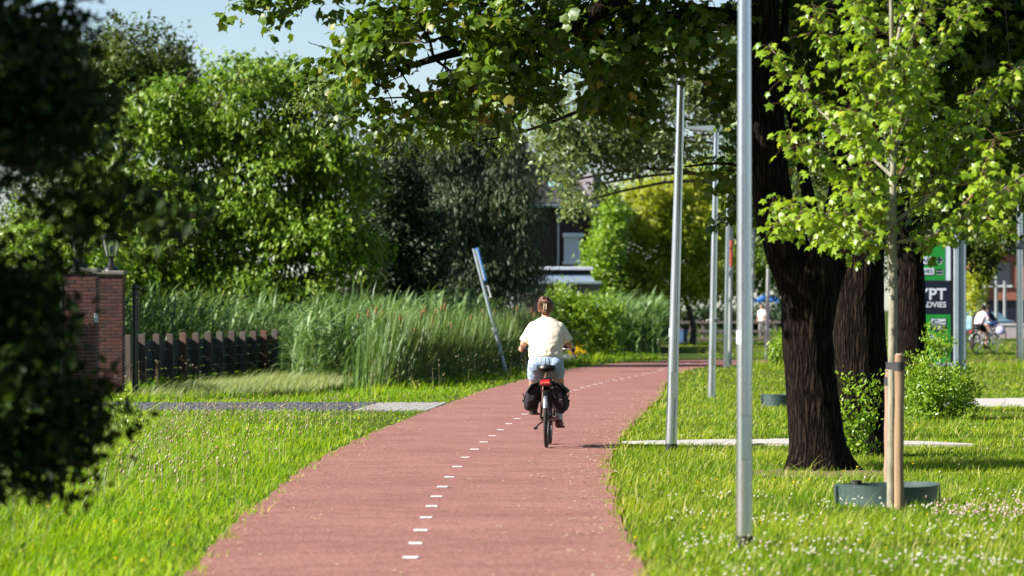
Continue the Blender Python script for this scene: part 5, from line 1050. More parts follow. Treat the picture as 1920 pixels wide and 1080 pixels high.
# timber rail fence
a, b_ = G(1228, 641), G(1545, 641); root = empty('rail_fence', (a.x, a.y, 0), 0, 'weathered post and rail fence beyond the path bend', 'fence'); rw = wood('weathered_grey_wood', (.20, .17, .15), (.13, .11, .10)); L = b_.x - a.x
for k in range(15): mb = MB(); mb.box((L * k / 14, 0, .5), (.13, .13, 1.05), bevel=.015); mb.build('post', rw, root)
for z in (.93, .5, .12):
    for k in range(7): mb = MB(); mb.box((L * (k + .5) / 7, -.09, z), (L / 7 - .02, .05, .12), bevel=.01); mb.build('rail', rw, root)
p = G(1279, 643); root = empty('blue_bin', (p.x, p.y - .8, 0), 0, 'dark blue bin beside the rail fence, peeking past the tapering lamp post', 'bin'); mb = MB(); mb.tube([(0, 0, 0), (0, 0, .55), (0, 0, .6)], [.2, .24, .25], 4); mb.build('body', mat('dark_blue_plastic', (.02, .05, .12), (.03, .07, .15), .5), root); mb = MB(); mb.tube([(0, 0, .6), (0, 0, .66)], [.27, .22], 4); mb.build('lid', M['black'], root)
# blue canopy and parked cars beyond
p = G(1442, 628); root = empty('blue_canopy', (p.x, 232, 0), 0, 'small blue canopy on thin poles beyond the rail fence', 'canopy'); bl = mat('blue_canvas', (.02, .14, .50), (.03, .18, .58), .7)
mb = MB(); mb.add([(-.75, -.75, 2.1), (.75, -.75, 2.1), (.75, .75, 2.1), (-.75, .75, 2.1), (0, 0, 2.5), (-.75, -.75, 1.95), (.75, -.75, 1.95), (.75, .75, 1.95), (-.75, .75, 1.95)], [(0, 1, 4), (1, 2, 4), (2, 3, 4), (3, 0, 4), (0, 5, 6, 1), (1, 6, 7, 2), (2, 7, 8, 3), (3, 8, 5, 0)]); mb.build('canvas', bl, root)
for sx in (-.7, .7):
    for sy in (-.7, .7): mb = MB(); mb.tube([(sx, sy, 0), (sx, sy, 2.1)], .025, 8); mb.build('pole', M['steel_dull'], root)
def car(label, x, d, rz, c):
    root = empty('parked_car', (x, d, 0), rz, label, 'car', 'parked cars in the distance'); m = mat('car_paint', c, tuple(k * .9 for k in c), .25, .1, spec=.6)
    prof = [(-2.0, .35), (-2.05, .62), (-1.9, .86), (-1.2, .95), (-.75, 1.36), (.55, 1.42), (1.25, .98), (1.95, .86), (2.1, .6), (2.05, .35)]
    mb = MB(); mb.prism(prof, -.84, .84); me = mb.mesh('body'); bm = bmesh.new(); bm.from_mesh(me)
    for v_ in bm.verts:
        if v_.co.z > 1.2: v_.co.y *= .8
    bmesh.ops.bevel(bm, geom=[e for e in bm.edges], offset=.05, segments=2, affect='EDGES'); bm.to_mesh(me); bm.free(); link('body', me, m, root)
    gm = bpy.data.materials['dark_window_glass']
    for s in (-1, 1):
        mb = MB(); y = .80 * s; mb.add([(-.95, y * 1.03, 1.0), (.98, y * 1.03, 1.0), (.5, y * .89, 1.34), (-.68, y * .89, 1.30)], [(0, 1, 2, 3)]); mb.build('window', gm, root)
    mb = MB(); mb.add([(1.29, -.66, .99), (1.29, .66, .99), (.62, .58, 1.40), (.62, -.58, 1.40)], [(0, 1, 2, 3)]); mb.build('windscreen', gm, root)
    for xx in (-1.25, 1.28):
        for s in (-1, 1):
            mb = MB(); mb.tube([(xx, s * .72, .31), (xx, s * .89, .31)], .31, 20); w_ = mb.build('wheel', M['rubber'], root, True); mb = MB(); mb.tube([(xx, s * .80, .31), (xx, s * .90, .31)], .19, 16); mb.build('rim', M['steel'], w_)
    for s in (-1, 1):
        mb = MB(); mb.box((2.05, s * .58, .68), (.08, .3, .13), bevel=.03); mb.build('headlight', M['white'], root); mb = MB(); mb.box((-2.0, s * .6, .72), (.08, .22, .14), bevel=.03); mb.build('tail_light', bpy.data.materials['red_plastic'], root)
car('pale blue car parked beyond the rail fence under the blue canopy', 16.6, 246, .1, (.42, .50, .62)); car('teal grey car parked behind the far cyclists', 27.2, 222, 2.2, (.20, .34, .40))
# ------------------------------------------------------------------ people and bicycles
def remesh(mb, voxel, smooth_it=4, name='body', wrinkle=None):
    me = mb.mesh('tmp'); o = bpy.data.objects.new('tmp', me); col.objects.link(o)
    r = o.modifiers.new('r', 'REMESH'); r.mode = 'VOXEL'; r.voxel_size = voxel; r.use_smooth_shade = True
    if smooth_it: s = o.modifiers.new('s', 'SMOOTH'); s.iterations = smooth_it; s.factor = .5
    dg = bpy.context.evaluated_depsgraph_get(); out = bpy.data.meshes.new_from_object(o.evaluated_get(dg)); out.name = name
    bpy.data.objects.remove(o); bpy.data.meshes.remove(me)
    if wrinkle:
        nrm = [v.normal.copy() for v in out.vertices]
        for v, nn in zip(out.vertices, nrm): v.co += nn * wrinkle(v.co)
    out.polygons.foreach_set('use_smooth', np.ones(len(out.polygons), bool)); out.update()
    return out
skin = mat('skin', (.52, .28, .19), (.46, .24, .16), .5, scale=20, spec=.4)
def bicycle(label, loc, rz, frame_m, guard_m, crank=math.radians(28), group='bicycles'):
    root = empty('bicycle', loc, rz, label, 'bicycle', group); R = .345; WB = 1.12
    for nm, y in (('rear_wheel', 0), ('front_wheel', WB)):
        def circ(r, x=0, n=40): return [Vector((x, y + math.cos(2 * math.pi * k / n) * r, R + math.sin(2 * math.pi * k / n) * r)) for k in range(n)]
        mb = MB(); mb.tube(circ(R - .028), .017, 8, closed=True); w = mb.build(nm, M['steel_dull'], root, True)
        mb = MB(); mb.tube(circ(R - .021), .0225, 10, closed=True); mb.build('tyre', M['rubber'], w, True)
        mb = MB()
        for k in range(28):
            a = 2 * math.pi * k / 28; a2 = a + (.5 if k % 2 else -.5); s = .03 if k % 4 < 2 else -.03
            mb.tube([(s, y + math.cos(a2) * .03, R + math.sin(a2) * .03), (0, y + math.cos(a) * (R - .035), R + math.sin(a) * (R - .035))], .0012, 4, cap=False)
        mb.build('spokes', M['steel'], w)
        mb = MB(); rr = .03 if y == 0 else .045; mb.tube([(-.065, y, R), (-.03, y, R), (-.03, y, R), (.03, y, R), (.03, y, R), (.065, y, R)], [.012, .014, rr, rr, .014, .012], 14); mb.build('hub', M['black'], w, True)
        a0, a1 = (math.radians(20), math.radians(150)) if y == 0 else (math.radians(15), math.radians(190))
        v = []; n = 26
        for k in range(n + 1):
            a = a0 + (a1 - a0) * k / n
            for x_, r_ in ((-.033, R + .008), (-.027, R + .024), (0, R + .03), (.027, R + .024), (.033, R + .008)): v.append((x_, y + math.cos(a) * r_, R + math.sin(a) * r_))
        mb = MB(); mb.add(v, [(k * 5 + j, k * 5 + j + 1, k * 5 + j + 6, k * 5 + j + 5) for k in range(n) for j in range(4)]); mb.build('mudguard', guard_m, root, True)
    hb = Vector((0, .47, .30)); seat = Vector((0, .24, .80)); head_t = Vector((0, .90, .93)); head_b = Vector((0, .97, .70)); ax = Vector((0, 0, R))
    mb = MB(); mb.tube([hb, seat], .018, 12); mb.tube([hb, (hb + head_b) / 2 + Vector((0, 0, -.03)), head_b], .028, 12); mb.tube([seat * .55 + hb * .45, head_t - (head_t - head_b) * .5], .018, 12); mb.tube([head_t, head_b], .022, 12)
    for s in (-1, 1): mb.tube([hb + Vector((s * .03, 0, 0)), Vector((s * .062, 0, R))], .011, 8); mb.tube([seat + Vector((s * .015, 0, -.05)), Vector((s * .062, 0, R))], .009, 8)
    mb.tube([hb - Vector((.045, 0, 0)), hb + Vector((.045, 0, 0))], .06, 16)
    mb.build('frame', frame_m, root, True)
    mb = MB(); mb.tube([head_b + Vector((0, 0, -.01)), head_b + Vector((0, .015, -.06))], .03, 10)
    for s in (-1, 1): mb.tube([head_b + Vector((s * .045, .01, -.05)), Vector((s * .052, 1.06, .5)), Vector((s * .052, WB, R))], .013, 8)
    mb.build('fork', frame_m, root, True)
    mb = MB(); mb.tube([head_t, Vector((0, .86, 1.05)), Vector((0, .85, 1.08))], .014, 10)
    mb.tube([(-.285, .60, 1.115), (-.27, .66, 1.12), (-.22, .79, 1.13), (-.1, .85, 1.12), (0, .86, 1.10), (.1, .85, 1.12), (.22, .79, 1.13), (.27, .66, 1.12), (.285, .60, 1.115)], .0115, 10); hbr = mb.build('handlebar', M['steel'], root, True)
    for s in (-1, 1):
        mb = MB(); mb.tube([(s * .287, .585, 1.113), (s * .286, .59, 1.115), (s * .27, .67, 1.12), (s * .262, .695, 1.122)], [.012, .02, .0185, .015], 12); mb.build('grip', M['rubber'], hbr, True)
        mb = MB(); mb.tube([(s * .25, .72, 1.12), (s * .285, .72, 1.09), (s * .31, .66, 1.05), (s * .325, .60, 1.02)], [.013, .009, .008, .010], 8); mb.build('brake_lever', M['black'], hbr, True)
    mb = MB(); mb.box((.20, .78, 1.165), (.075, .06, .05), Matrix.Rotation(.5, 3, 'X'), bevel=.012); mb.build('display', M['black'], hbr)
    mb = MB(); mb.tube([(-.17, .80, 1.14), (-.17, .80, 1.17), (-.17, .80, 1.185)], [.026, .026, .012], 14); mb.build('bell', M['steel'], hbr, True)
    mb = MB(); mb.tube([hb + (seat - hb) * .9, Vector((0, .205, .90))], .0145, 10); mb.build('seatpost', M['steel_dull'], root, True)
    mb = MB(); mb.rings([((0, .15, .865), .05, .10), ((0, .135, .885), .105, .135), ((0, .13, .915), .122, .15), ((0, .135, .945), .112, .14), ((0, .15, .96), .06, .10)], 24); mb.capsule((0, .28, .925), (0, .40, .93), .05, .025)
    for s in (-.04, .04): mb.tube([(s, .12, .875), (s, .12, .90)], .018, 8)
    mb.build('saddle', M['black'], root, True)
    mb = MB()     # rear carrier
    for s in (-.055, .055): mb.tube([(s, .16, .735), (s, -.24, .735), (s, -.27, .70), (s, -.26, .66)], .007, 6); mb.tube([(s, -.10, .735), (s * 1.1, 0, R)], .006, 6); mb.tube([(s, -.24, .735), (s * 1.15, -.01, R)], .006, 6)
    for y in (.1, 0, -.1, -.2): mb.tube([(-.055, y, .735), (.055, y, .735)], .005, 6)
    mb.tube([(-.055, -.26, .66), (.055, -.26, .66)], .007, 6); mb.build('rear_rack', M['black'], root, True)
    mb = MB(); mb.box((0, -.29, .755), (.118, .05, .066), bevel=.014); rl = mb.build('rear_light', mat('red_light_lens', (.55, .01, .015), (.42, .005, .01), .15, spec=.7), root)
    mb = MB(); mb.box((0, -.268, .757), (.15, .03, .10), bevel=.014); mb.build('light_housing', M['black'], rl)
    mb = MB(); mb.box((0, -.318, .755), (.10, .006, .02), bevel=.002); mb.build('reflector_strip', mat('pale_red_reflector', (.85, .16, .12), (.8, .1, .1), .2), rl)
    mb = MB(); a = math.radians(146); mb.tube([(0, math.cos(a + .28) * (R + .034), R + math.sin(a + .28) * (R + .034)), (0, math.cos(a) * (R + .034), R + math.sin(a) * (R + .034)), (0, math.cos(a - .12) * (R + .035), R + math.sin(a - .12) * (R + .035))][::-1], [.022, .028, .026], 12, flat=.5); mb.build('mudguard_tip', mat('silver_guard_tip', (.16, .18, .21), (.34, .36, .40), .35, .3, scale=9), root, True)
    mb = MB(); mb.tube([hb - Vector((.085, 0, 0)), hb + Vector((.085, 0, 0))], .012, 10); mb.tube([hb + Vector((.05, 0, 0)), hb + Vector((.058, 0, 0))], .085, 24)
    cr = mb.build('crankset', M['steel_dull'], root, True); peds = {}
    for s, a in ((1, -crank), (-1, math.pi - crank)):
        e = hb + Vector((s * .088, math.cos(a) * .17, math.sin(a) * .17)); mb = MB(); mb.tube([hb + Vector((s * .085, 0, 0)), e], [.014, .011], 8); mb.build('crank_arm', M['steel'], cr, True)
        mb = MB(); mb.box(e + Vector((s * .058, 0, 0)), (.095, .09, .024), bevel=.006); pd = mb.build('pedal', M['black'], cr); peds[s] = e + Vector((s * .058, 0, 0))
        mb = MB(); mb.box(e + Vector((s * .058, -.046, 0)), (.06, .006, .014)); mb.build('pedal_reflector', mat('amber_reflector', (.75, .30, .03), (.7, .25, .02), .3), pd)
    mb = MB(); mb.prism([(-.02, .27), (.02, .27), (.02, .38), (-.02, .38)], 0, .001); mb = MB(); mb.capsule((.065, .03, R), (.065, .46, .305), .05, .085, 16, flat=.22); mb.build('chain_case', M['black'], root, True)
    mb = MB(); mb.tube([(-.05, .14, .29), (-.085, .06, .27), (-.115, -.12, .235)], [.010, .009, .009], 8); mb.box((-.118, -.14, .228), (.045, .03, .03), bevel=.004); mb.build('kickstand', M['black'], root, True)
    return root, peds
def hand(mb, grip, s, back, up):        # palm over a grip, four curled fingers and a thumb
    g = Vector(grip); a = Vector((s * .25, 1, .08)).normalized()       # along the grip, forward
    out = Vector((s, 0, 0)); c = g + Vector((0, 0, .012))
    mb.capsule(c + out * .022 - a * .03 + Vector((0, 0, .008)), c + out * .022 + a * .035 + Vector((0, 0, .010)), .022, .022, 10)
    mb.capsule(c + out * .010 - a * .035 + Vector((0, 0, .020)), c + out * .010 + a * .03 + Vector((0, 0, .020)), .019, .018, 10)
    for k, (o, L_) in enumerate(((.045, .95), (.018, 1.05), (-.010, 1.0), (-.036, .82))):
        p0 = c + out * .026 + a * o + Vector((0, 0, .014)); p1 = p0 + (out * .016 + Vector((0, 0, -.022))) * L_; p2 = p1 + (out * -.014 + Vector((0, 0, -.022))) * L_; p3 = p2 + (-out * .024 + Vector((0, 0, -.004))) * L_
        mb.capsule(p0, p1, .0098, .0092, 8); mb.capsule(p1, p2, .0092, .0086, 8); mb.capsule(p2, p3, .0086, .0076, 8)
    t0 = c - out * .006 - a * .012 + Vector((0, 0, .018)); t1 = t0 - out * .020 + a * .026 + Vector((0, 0, -.008)); t2 = t1 + a * .024 + Vector((0, 0, -.014))
    mb.capsule(t0, t1, .0115, .0102, 8); mb.capsule(t1, t2, .0102, .0084, 8)
def patch(target, pts_fn, nu, nv, off, y0=-2.0):       # a strip laid on a surface as seen from behind
    bvh = BVHTree.FromPolygons([v.co for v in target.vertices], [p.vertices for p in target.polygons]); mb = MB(); v = []
    for i in range(nu + 1):
        for j in range(nv + 1):
            x, z = pts_fn(i / nu, j / nv); h = bvh.ray_cast(Vector((x, y0, z)), Vector((0, 1, 0)))[0]
            if h is None: return None
            v.append(h + Vector((0, -off, 0)))
    mb.add(v, [(i * (nv + 1) + j, i * (nv + 1) + j + 1, (i + 1) * (nv + 1) + j + 1, (i + 1) * (nv + 1) + j) for i in range(nu) for j in range(nv)])
    return mb
def rider(label, loc, rz, peds, shirt_c, short_c, hair_c, shoe_c, sock=True, vox=.0078, clip=True, lean=0.0, group='people', long=False):
    root = empty('person', loc, rz, label, 'person', group); s_ = lean
    hd = Vector((-.008, .46 + s_, 1.605)); mb = MB()
    # body
    mb.ellipsoid(hd + Vector((0, .005, .02)), (.074, .094, .10)); mb.ellipsoid(hd + Vector((0, .045, -.045)), (.056, .058, .06)); mb.ellipsoid(hd + Vector((0, .10, -.015)), (.012, .02, .018), seg=10, rings=8)
    for s in (-1, 1): mb.ellipsoid(hd + Vector((s * .078, .0, -.015)), (.012, .02, .032), seg=10, rings=8)
    mb.ellipsoid(hd + Vector((0, .092, -.062)), (.024, .014, .010), seg=10, rings=8)
    mb.capsule((0, .40 + s_ * .9, 1.44), hd + Vector((0, -.015, -.06)), .056, .05)
    mb.rings([((0, .22, .88), .155, .12), ((0, .21, .96), .185, .14), ((0, .23, 1.08), .165, .12), ((0, .28 + s_ * .4, 1.22), .165, .115), ((0, .34 + s_ * .7, 1.34), .175, .10), ((0, .38 + s_ * .9, 1.42), .13, .075), ((0, .40 + s_ * .9, 1.475), .07, .06)], 24)
    legs = {}
    for s in (-1, 1):
        sh = Vector((s * .150, .372 + s_ * .85, 1.375)); el = Vector((s * .262, .37 + s_ * .8, 1.195)) ; wr = Vector((s * .282, .575, 1.15))
        mb.capsule(sh, el, .046, .042); mb.capsule(el, wr, .042, .028); mb.capsule(wr, Vector((s * .283, .61, 1.14)), .028, .026)
        hand(mb, (s * .281, .635, 1.118), s, 0, 0)
        hip = Vector((s * .098, .25, .94)); pd = peds[s]; foot = pd + Vector((0, -.02, .075)); ank = pd + Vector((0, -.105, .125))
        dd_ = ank - hip; Lh = dd_.length; a, b_ = .445, .43; Lh = min(Lh, a + b_ - .005); ca = (a * a + Lh * Lh - b_ * b_) / (2 * a * Lh); u = dd_.normalized(); fw = (Vector((0, 1, 0)) - u * u.y).normalized()
        kn = hip + u * a * ca + fw * a * math.sqrt(max(1 - ca * ca, 0)) + Vector((s * .03, 0, 0))
        mb.capsule(hip, kn, .088, .058); mb.capsule(kn, kn + (ank - kn) * .38 - fw * .014, .056, .056); mb.capsule(kn + (ank - kn) * .36 - fw * .012, ank, .055, .035); mb.capsule(ank, pd + Vector((0, .07, .045)), .036, .03)
        legs[s] = (hip, kn, ank, pd)
    link('body', remesh(mb, vox, 3, 'body'), skin, root)
    # shirt
    def wr_shirt(p):
        a = noise.noise(Vector((p.x * 7, p.y * 5, p.z * 11))) * .005 + noise.noise(Vector((p.x * 16 + p.z * 9, p.y * 9, p.z * 20 - p.x * 10))) * .003
        ridge = 1 - abs(noise.noise(Vector((p.x * 9 - p.z * 6, p.y * 6, p.z * 13 + p.x * 8))) ) * 2
        return a + .0075 * ridge * max(0, min(1, (1.38 - p.z) * 4))
    mb = MB()
    mb.rings([((0, .235, 1.035), .196, .155), ((0, .235, 1.06), .194, .155), ((0, .25, 1.14), .192, .148), ((0, .29 + s_ * .4, 1.25), .198, .14), ((0, .335 + s_ * .7, 1.34), .206, .128), ((0, .362 + s_ * .85, 1.395), .198, .118), ((0, .378 + s_ * .9, 1.437), .172, .098), ((0, .386 + s_ * .9, 1.466), .125, .085), ((0, .395 + s_ * .9, 1.492), .075, .068), ((0, .40 + s_ * .9, 1.503), .066, .062)], 32)
    for s in (-1, 1):
        sh = Vector((s * .150, .368 + s_ * .85, 1.385)); e = Vector((s * .250, .365 + s_ * .82, 1.212)) if not long else Vector((s * .262, .37 + s_ * .8, 1.195))
        mb.capsule(sh, sh + (e - sh) * .4, .066, .066); mb.tube([sh, sh + (e - sh) * .5, e], [.066, .066, .068], 18)
        if long: mb.capsule(e, Vector((s * .28, .58, 1.155)), .056, .04)
    sm = mat('shirt_cloth', shirt_c, tuple(k * .93 for k in shirt_c), .85, scale=60, bump=.25, bscale=220, spec=.15, dist=.003)
    shirt = link('shirt', remesh(mb, max(vox, .007), 2, 'shirt', wr_shirt), sm, root)
    if vox < .01:
        pb = patch(shirt.data, lambda u, v: (-.172 + .344 * u, 1.052 + .004 * v), 24, 1, .0025)
        if pb: pb.build('hem_stitch', mat('hem_thread', tuple(k * .72 for k in shirt_c), None, .9), shirt)
    # shorts
    mb = MB(); mb.rings([((0, .225, .90), .17, .14), ((0, .215, .95), .20, .165), ((0, .215, .99), .205, .165), ((0, .225, 1.04), .188, .145), ((0, .23, 1.075), .178, .138)], 32)
    for s in (-1, 1):
        hip, kn, ank, pd = legs[s]; q = hip + (kn - hip) * .50; mb.capsule(hip + Vector((0, 0, .0)), hip + (kn - hip) * .2, .112, .108); mb.tube([hip, hip + (kn - hip) * .25, q], [.108, .105, .094], 20)
        mb.ellipsoid((s * .10, .145, .95), (.105, .095, .10))
    dm_ = mat('faded_denim', short_c, tuple(min(1, k * 1.25) for k in short_c), .9, scale=28, bump=.3, bscale=240, spec=.1, dist=.003)
    sh_ = link('shorts', remesh(mb, max(vox, .007), 3, 'shorts', lambda p: noise.noise(Vector((p.x * 14, p.y * 10, p.z * 22))) * .006), dm_, root)
    if vox < .01:
        th = mat('dark_seam_thread', tuple(k * .42 for k in short_c), None, .9)
        seams = [((0, 1.035), (0, .93)), ((-.035, 1.035), (-.055, .955)), ((-.055, .955), (-.10, .935)), ((-.10, .935), (-.155, .965)), ((.035, 1.035), (.055, .955)), ((.055, .955), (.10, .935)), ((.10, .935), (.155, .965))]
        for (xa, za), (xb, zb) in seams:
            nx_, nz_ = -(zb - za), (xb - xa); l = math.hypot(nx_, nz_); nx_ *= .0035 / l; nz_ *= .0035 / l
            pb = patch(sh_.data, lambda u, v: (xa + (xb - xa) * u + nx_ * (v - .5) * 2, za + (zb - za) * u + nz_ * (v - .5) * 2), 8, 1, .0022)
            if pb: pb.build('seam', th, sh_)
    # hair
    mb = MB(); hc = hd + Vector((0, -.012, .032)); mb.ellipsoid(hc, (.097, .105, .098)); mb.ellipsoid(hc + Vector((0, -.075, .03)), (.05, .045, .055)); mb.ellipsoid(hc + Vector((-.04, -.06, .035)), (.045, .05, .055)); mb.ellipsoid(hc + Vector((.0, -.05, -.065)), (.055, .05, .05)); mb.ellipsoid(hc + Vector((-.03, -.05, .08)), (.035, .04, .03))
    def hw(p): q = p - hc; a = math.atan2(q.x, q.z); return .006 * math.sin(a * 16 + q.z * 60 + noise.noise(q * 20) * 5) + noise.noise(q * 30) * .007
    hm = mat('curly_hair', hair_c, tuple(k * .45 for k in hair_c), .45, scale=24, stretch=(1, 1, .5), bump=.6, bscale=120, spec=.5, dist=.006)
    hair = remesh(mb, max(.0055, vox), 1, 'hair', hw); bm = bmesh.new(); bm.from_mesh(hair); bmesh.ops.delete(bm, geom=[v for v in bm.verts if v.co.y > hd.y + .055 and v.co.z < hd.z + .055], context='VERTS'); bm.to_mesh(hair); bm.free()
    link('hair', hair, hm, root)
    if vox < .01:
        rr = random.Random(7); mb = MB()
        for k in range(26):     # loose curls
            a = rr.uniform(0, 6.28); c = hc + Vector((math.cos(a) * .07 * rr.random() - .012, -.085 - rr.uniform(0, .03), math.sin(a) * .075 * rr.random() + .015)); n = 7
            mb.tube([c + Vector((math.cos(t * 1.2 + a) * .016, -.006 * math.sin(t), math.sin(t * 1.2 + a) * .016)) for t in range(n)], [.005] * (n - 1) + [.002], 6)
        mb.build('curls', hm, root, True)
    if clip:
        cm = mat('cream_hair_clip', (.62, .55, .38), (.5, .42, .26), .3, spec=.6); mb = MB(); y = hd.y - .155
        for s in (-1, 1): mb.tube([(s * .012 - .012, y + .02, 1.655), (s * .016 - .012, y, 1.635), (s * .016 - .012, y, 1.60), (s * .013 - .012, y + .02, 1.585)], .0055, 6)
        for z in (1.64, 1.62, 1.60): mb.tube([(-.03, y, z), (.006, y, z)], .0045, 6)
        mb.build('hair_clip', cm, root, True)
    for s in (-1, 1):
        hip, kn, ank, pd = legs[s]; up = (kn - ank).normalized()
        if sock: mb = MB(); mb.tube([ank - up * .05, ank, ank + up * .05, ank + up * .055], [.043, .043, .044, .038], 16); mb.build('sock', mat('white_sock', (.75, .75, .74), (.66, .66, .66), .9), root, True)
        mb = MB(); t = pd + Vector((0, .10, .032)); he = pd + Vector((0, -.13, .05)); mb.capsule(he, t, .043, .036); mb.ellipsoid(pd + Vector((0, .06, .04)), (.047, .095, .036)); mb.capsule(he + Vector((0, .01, .03)), he + Vector((0, .05, .04)), .042, .04)
        sho = remesh(mb, max(.007, vox), 2, 'shoe'); so = link('shoe', sho, mat('shoe_leather', shoe_c[s], tuple(k * .6 for k in shoe_c[s]), .5, scale=30), root)
        mb = MB(); mb.rings([(pd + Vector((0, -.015, -.0)), .045, .145), (pd + Vector((0, -.015, .022)), .048, .15)], 24); mb.build('sole', M['rubber'], so, True)
    return root
bp_ = G(1024.5, 842.5); HEAD = -math.radians(2.6)
bike, peds = bicycle('black city bicycle ridden away along the red path', (bp_.x, bp_.y, .02), HEAD, M['black'], M['black'], group='bicycles on the paths')
rider('cyclist seen from behind in a cream short sleeved shirt and pale denim shorts', (bp_.x - .015, bp_.y, .02), HEAD, peds, (.80, .74, .58), (.30, .38, .50), (.15, .055, .02), {-1: (.015, .014, .014), 1: (.16, .07, .04)}, group='people on bicycles')
# double pannier bag on the rear carrier
root = empty('pannier_bag', (bp_.x, bp_.y, .02), HEAD, 'black double pannier bag hanging over the rear carrier of the bicycle', 'bag'); bagm = mat('black_violet_nylon', (.006, .005, .008), (.014, .011, .017), .8, scale=18, bump=.4, bscale=25, dist=.01)
for s in (-1, 1):
    top, bot = .755, .40 if s > 0 else .43; spec = []
    for t, wd, ly, xo in ((0, .045, .15, .085), (.15, .075, .18, .115), (.4, .10, .19, .145), (.7, .10, .18, .16), (.92, .08, .15, .165), (1, .045, .11, .155)):
        z = top + (bot - top) * t; spec.append(((s * (xo + .004), -.05, z), wd, ly))
    mb = MB(); mb.rings(spec, 28)
    cc_ = np.repeat(np.array([tuple(c) for c, *_ in spec]), 28, axis=0); rr_ = np.repeat(np.array([(a, b, 1) for _, a, b in spec]), 28, axis=0); q_ = (np.array(mb.v) - cc_) / rr_; q_[:, :2] = np.sign(q_[:, :2]) * np.abs(q_[:, :2]) ** .55; mb.v = [tuple(p) for p in cc_ + q_ * rr_ * np.array([.9, .9, 1])]
    me = remesh(mb, .009, 1, 'pouch', lambda p: noise.noise(Vector((p.x * 12, p.y * 6, p.z * 9))) * .020 + noise.noise(Vector((p.x * 20, p.y * 20, p.z * 26))) * .008); po = link('pouch', me, bagm, root)
    mb = MB(); k_ = 1 if s > 0 else .86
    mb.add([(s * .06, -.25, .765), (s * .16, -.25, .735), (s * .245 * k_, -.25, .665), (s * .25 * k_, -.24, .635), (s * .06, .14, .77), (s * .17, .14, .74), (s * .26 * k_, .12, .665), (s * .265 * k_, .12, .635)], [(0, 1, 5, 4), (1, 2, 6, 5), (2, 3, 7, 6)]); fl = mb.mesh('flap', True, 80); o = link('flap', fl, bagm, root); so = o.modifiers.new('thick', 'SOLIDIFY'); so.thickness = .012
    mb = MB(); mb.box((s * .255, -.10, .585), (.012, .03, .09), Matrix.Rotation(s * .25, 3, 'Y'), bevel=.003); mb.box((s * .262, -.10, .54), (.02, .045, .03), bevel=.004); mb.build('strap_buckle', M['rubber'], root)
pr_m = mat('grey_print', (.20, .19, .22), (.16, .15, .18), .6)
po = [c for c in root.children if c.name.startswith('pouch')][1]
for (xa, xb, za, zb) in ((.152, .157, .575, .635), (.166, .171, .585, .638), (.171, .182, .585, .590), (.150, .190, .560, .565)):
    pb = patch(po.data, lambda u, v: (xa + (xb - xa) * u, za + (zb - za) * v), 2, 4, .002)
    if pb: pb.build('printed_mark', pr_m, po)
mb = MB(); mb.box((0, -.04, .765), (.17, .36, .014), bevel=.006); mb.build('bridge', bagm, root)

# far cyclists on the right
gw = mat('white_bike_parts', (.7, .7, .72), (.6, .6, .62), .4)
c1 = G(1829, 661); b1, pk = bicycle('white mudguarded bicycle of the far rider in pink', (c1.x, c1.y, 0), -.75, gw, gw, crank=math.radians(80), group='bicycles on the paths')
rider('far cyclist in a pale pink top and black shorts right of the poster case', (c1.x, c1.y, 0), -.75, pk, (.80, .58, .64), (.012, .012, .014), (.05, .03, .02), {-1: (.02, .02, .02), 1: (.02, .02, .02)}, False, .016, False, .06, 'people on bicycles', True)
c2 = G(1872, 645); b2, pk = bicycle('blurred grey bicycle of the far rider in navy', (c2.x, c2.y, 0), 1.35, M['steel_dull'], M['black'], crank=math.radians(70), group='bicycles on the paths')
rider('far cyclist in a dark navy top riding left behind the one in pink', (c2.x, c2.y, 0), 1.35, pk, (.012, .014, .035), (.03, .07, .22), (.04, .02, .015), {-1: (.02, .02, .02), 1: (.02, .02, .02)}, False, .016, False, .05, 'people on bicycles')
root = empty('rear_bag', (c2.x, c2.y, 0), 1.35, 'pale lilac bag on the carrier of the far grey bicycle', 'bag'); mb = MB(); mb.ellipsoid((.14, -.1, .62), (.10, .2, .2)); mb.ellipsoid((-.14, -.1, .62), (.10, .2, .2)); mb.box((0, -.1, .77), (.3, .3, .04), bevel=.02); root2 = link('pouches', remesh(mb, .02, 2, 'pouches'), mat('lilac_fabric', (.50, .50, .72), (.42, .42, .66), .8), root)
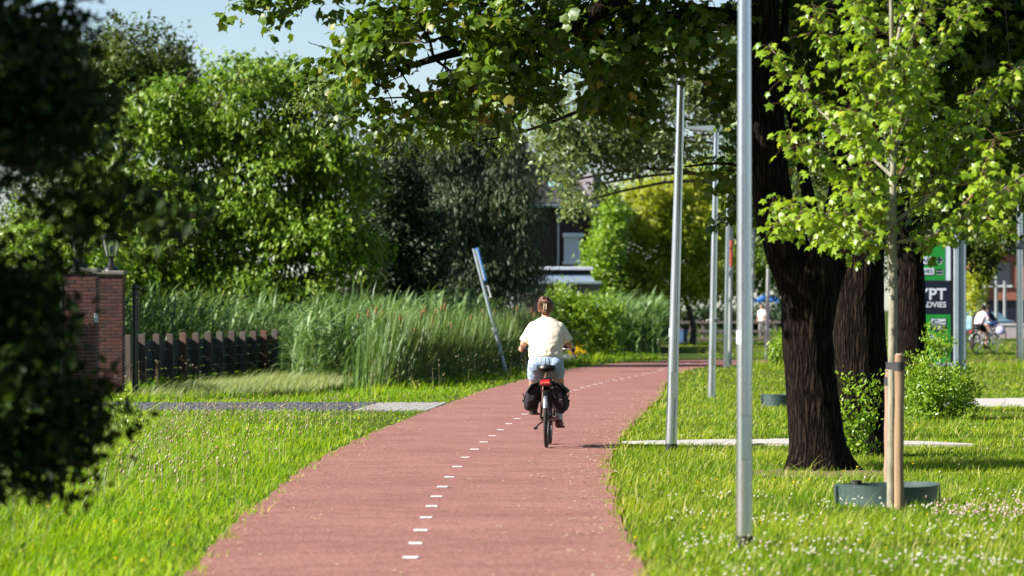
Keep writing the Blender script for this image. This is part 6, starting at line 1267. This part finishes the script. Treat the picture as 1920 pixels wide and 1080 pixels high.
def walker(label, x, d, rz, top_c, leg_c, hair_c, hgt=1.75):
    root = empty('person', (x, d, 0), rz, label, 'person', 'pedestrians beyond the rail fence'); k = hgt / 1.75; mb = MB(); V = lambda *a: Vector(a) * k
    mb.ellipsoid(V(0, 0, 1.63), (.075 * k, .095 * k, .115 * k)); mb.capsule(V(0, 0, 1.44), V(0, .01, 1.56), .055 * k, .05 * k); mb.rings([(V(0, 0, .88), .16, .11), (V(0, 0, 1.0), .17, .12), (V(0, 0, 1.15), .14, .10), (V(0, 0, 1.35), .18, .11), (V(0, 0, 1.44), .13, .08), (V(0, 0, 1.48), .05, .05)], 20)
    for s in (-1, 1):
        mb.capsule(V(s * .19, 0, 1.39), V(s * .235, .0, 1.12), .048, .04); mb.capsule(V(s * .235, 0, 1.12), V(s * .225, .1, .88), .038, .028); mb.ellipsoid(V(s * .225, .12, .82), (.02, .04, .07))
        mb.capsule(V(s * .09, 0, .88), V(s * .10, .03 * s, .48), .085, .058); mb.capsule(V(s * .10, .03 * s, .48), V(s * .10, -.03, .09), .056, .038); mb.capsule(V(s * .1, -.04, .045), V(s * .11, .12, .035), .042, .034)
    link('body', remesh(mb, .016, 2, 'body'), skin, root)
    mb = MB(); mb.rings([(V(0, 0, .90), .19, .14), (V(0, 0, 1.15), .17, .13), (V(0, 0, 1.35), .205, .135), (V(0, 0, 1.45), .14, .10), (V(0, 0, 1.50), .07, .07)], 20)
    for s in (-1, 1): mb.capsule(V(s * .18, 0, 1.39), V(s * .23, 0, 1.18), .066, .058)
    link('shirt', remesh(mb, .016, 2, 'shirt'), mat('far_shirt', top_c, None, .9), root)
    mb = MB(); mb.rings([(V(0, 0, .82), .17, .13), (V(0, 0, .95), .185, .14), (V(0, 0, 1.02), .17, .13)], 20)
    for s in (-1, 1): mb.capsule(V(s * .09, 0, .86), V(s * .10, .03 * s, .48), .10, .075); mb.capsule(V(s * .10, .03 * s, .48), V(s * .10, -.03, .16), .074, .058)
    link('trousers', remesh(mb, .016, 2, 'trousers'), mat('far_trousers', leg_c, None, .9), root)
    mb = MB(); mb.ellipsoid(V(0, -.015, 1.665), (.085 * k, .10 * k, .10 * k)); link('hair', remesh(mb, .016, 1, 'hair'), mat('far_hair', hair_c, None, .8), root)
q = G(1424, 637); walker('blurred pedestrian in a white top beside the short pale post', q.x, q.y - 2, 2.4, (.75, .74, .72), (.25, .25, .27), (.06, .035, .02), 1.82)
walker('blurred pedestrian in a dark blue top right behind the one in white', q.x + .42, q.y + 1.5, 2.9, (.05, .055, .13), (.03, .03, .04), (.03, .02, .015), 1.6)
